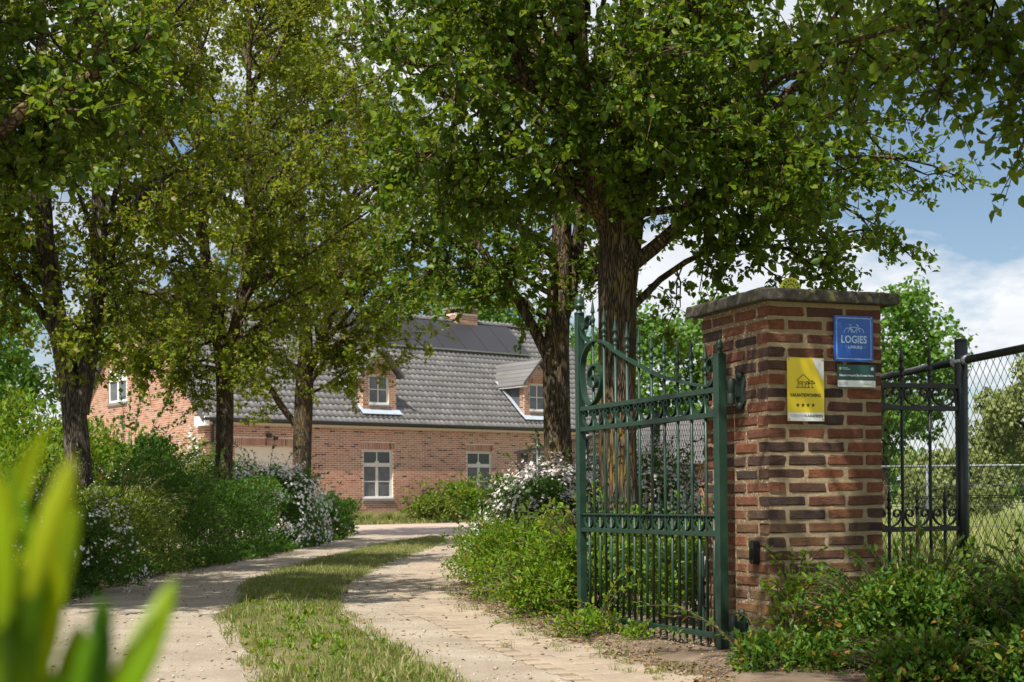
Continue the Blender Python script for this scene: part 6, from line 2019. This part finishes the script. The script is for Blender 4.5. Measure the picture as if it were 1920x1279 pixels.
lt = NT('laurel_big')
oi = lt.node('ShaderNodeObjectInfo')
cc = lt.ramp(oi.outputs['Random'], [(0, (0.015, 0.1, 0.003)), (0.35, (0.07, 0.2, 0.004)), (0.75, (0.2, 0.31, 0.005)), (1, (0.3, 0.34, 0.006))])
lt.base(cc, 0.4, 0.2)
tr = lt.node('ShaderNodeBsdfTranslucent'); lt.lk(lt.mix(0.5, cc, (0.45, 0.55, 0.003)), tr.inputs[0])
mx = lt.node('ShaderNodeMixShader'); mx.inputs[0].default_value = 0.45
lt.lk(lt.p.outputs[0], mx.inputs[1]); lt.lk(tr.outputs[0], mx.inputs[2]); lt.lk(mx.outputs[0], lt.out.inputs[0])
bl = [big_leaf(0.1, 0.03, 0.25), big_leaf(0.12, 0.034, -0.2), big_leaf(0.085, 0.026, 0.1)]
for me in bl: me.materials.append(lt.m)
# (x, y, z of the leaf base; tilt sideways, tilt fore-aft, twist; which; size)
LV = [(-0.352, 0.98, 0.70, -4, 6, 20, 0, 1.25), (-0.335, 1.0, 0.66, 8, -8, -40, 1, 1.05), (-0.33, 0.97, 0.70, 17, 5, 60, 0, 0.95), (-0.36, 1.02, 0.64, -8, 10, 10, 1, 1.3), (-0.345, 0.96, 0.62, 14, -4, 80, 0, 1.2),
      (-0.318, 0.99, 0.615, 20, 8, 30, 2, 1.25), (-0.37, 0.95, 0.60, -10, 4, -20, 0, 1.2), (-0.355, 1.03, 0.585, 6, -10, 50, 1, 1.1), (-0.33, 0.95, 0.58, 24, 4, -60, 0, 1.0), (-0.375, 1.0, 0.66, -16, -6, 0, 1, 1.0),
      (-0.292, 1.0, 0.635, 2, 5, 25, 2, 1.05), (-0.29, 1.0, 0.625, 26, -6, 15, 0, 1.2), (-0.292, 1.01, 0.60, -20, 6, -35, 2, 0.95), (-0.285, 0.99, 0.585, 40, 2, 10, 2, 0.9),
      (-0.35, 0.99, 0.54, 22, 12, 30, 0, 1.1), (-0.30, 1.01, 0.53, 34, -8, -30, 1, 1.0), (-0.37, 0.97, 0.5, -28, 6, 40, 1, 1.1), (-0.34, 1.02, 0.48, 12, -22, 70, 0, 1.2), (-0.29, 0.98, 0.46, 42, 10, 10, 1, 1.1), (-0.38, 1.0, 0.42, -36, -8, 0, 0, 1.2), (-0.32, 1.0, 0.4, 30, 20, -50, 1, 1.1), (-0.35, 0.98, 0.34, -18, 24, 20, 0, 1.1), (-0.31, 1.01, 0.3, 44, -14, 60, 1, 1.1)]
for k in range(30):
    LV.append((-0.375 + rr.uniform(-0.02, 0.055), 0.98 + rr.uniform(-0.06, 0.06), rr.uniform(0.5, 0.735), rr.uniform(-16, 22), rr.uniform(-12, 12), rr.uniform(-80, 80), rr.randrange(3), rr.uniform(0.85, 1.2)))
for (x_, z_, a_) in ((-0.3, 0.6, 4), (-0.297, 0.61, 24), (-0.292, 0.57, -6), (-0.3, 0.56, 32), (-0.285, 0.545, 18)):
    LV.append((x_, 1.0, z_, a_, rr.uniform(-8, 8), rr.uniform(-60, 60), 0, 1.0))
FQ = 0.6
for (x_, y_, z_, a, b, c, w, s_) in LV:
    mobj('leaf', bl[w], None, fg, (FQ * (x_ + 0.33), FQ * (y_ - 0.98), 0.79 - FQ * (0.79 - z_)), (R(b), R(a), R(c)), (FQ * s_ * 0.72, FQ * s_, FQ * s_ * 1.05))
for pts in ([(0, 0, -0.02), (-0.01, 0.0, 0.3), (-0.012, 0.004, 0.6), (-0.012, 0, 0.748)], [(0, 0, -0.02), (0.012, 0.01, 0.3), (0.02, 0.012, 0.58), (0.023, 0.012, 0.70)]):
    MB().tube([tuple(p) for p in catmull(pts, 5)], 0.0035, 6).build('stem', M['fresh_leaf'], fg, True)
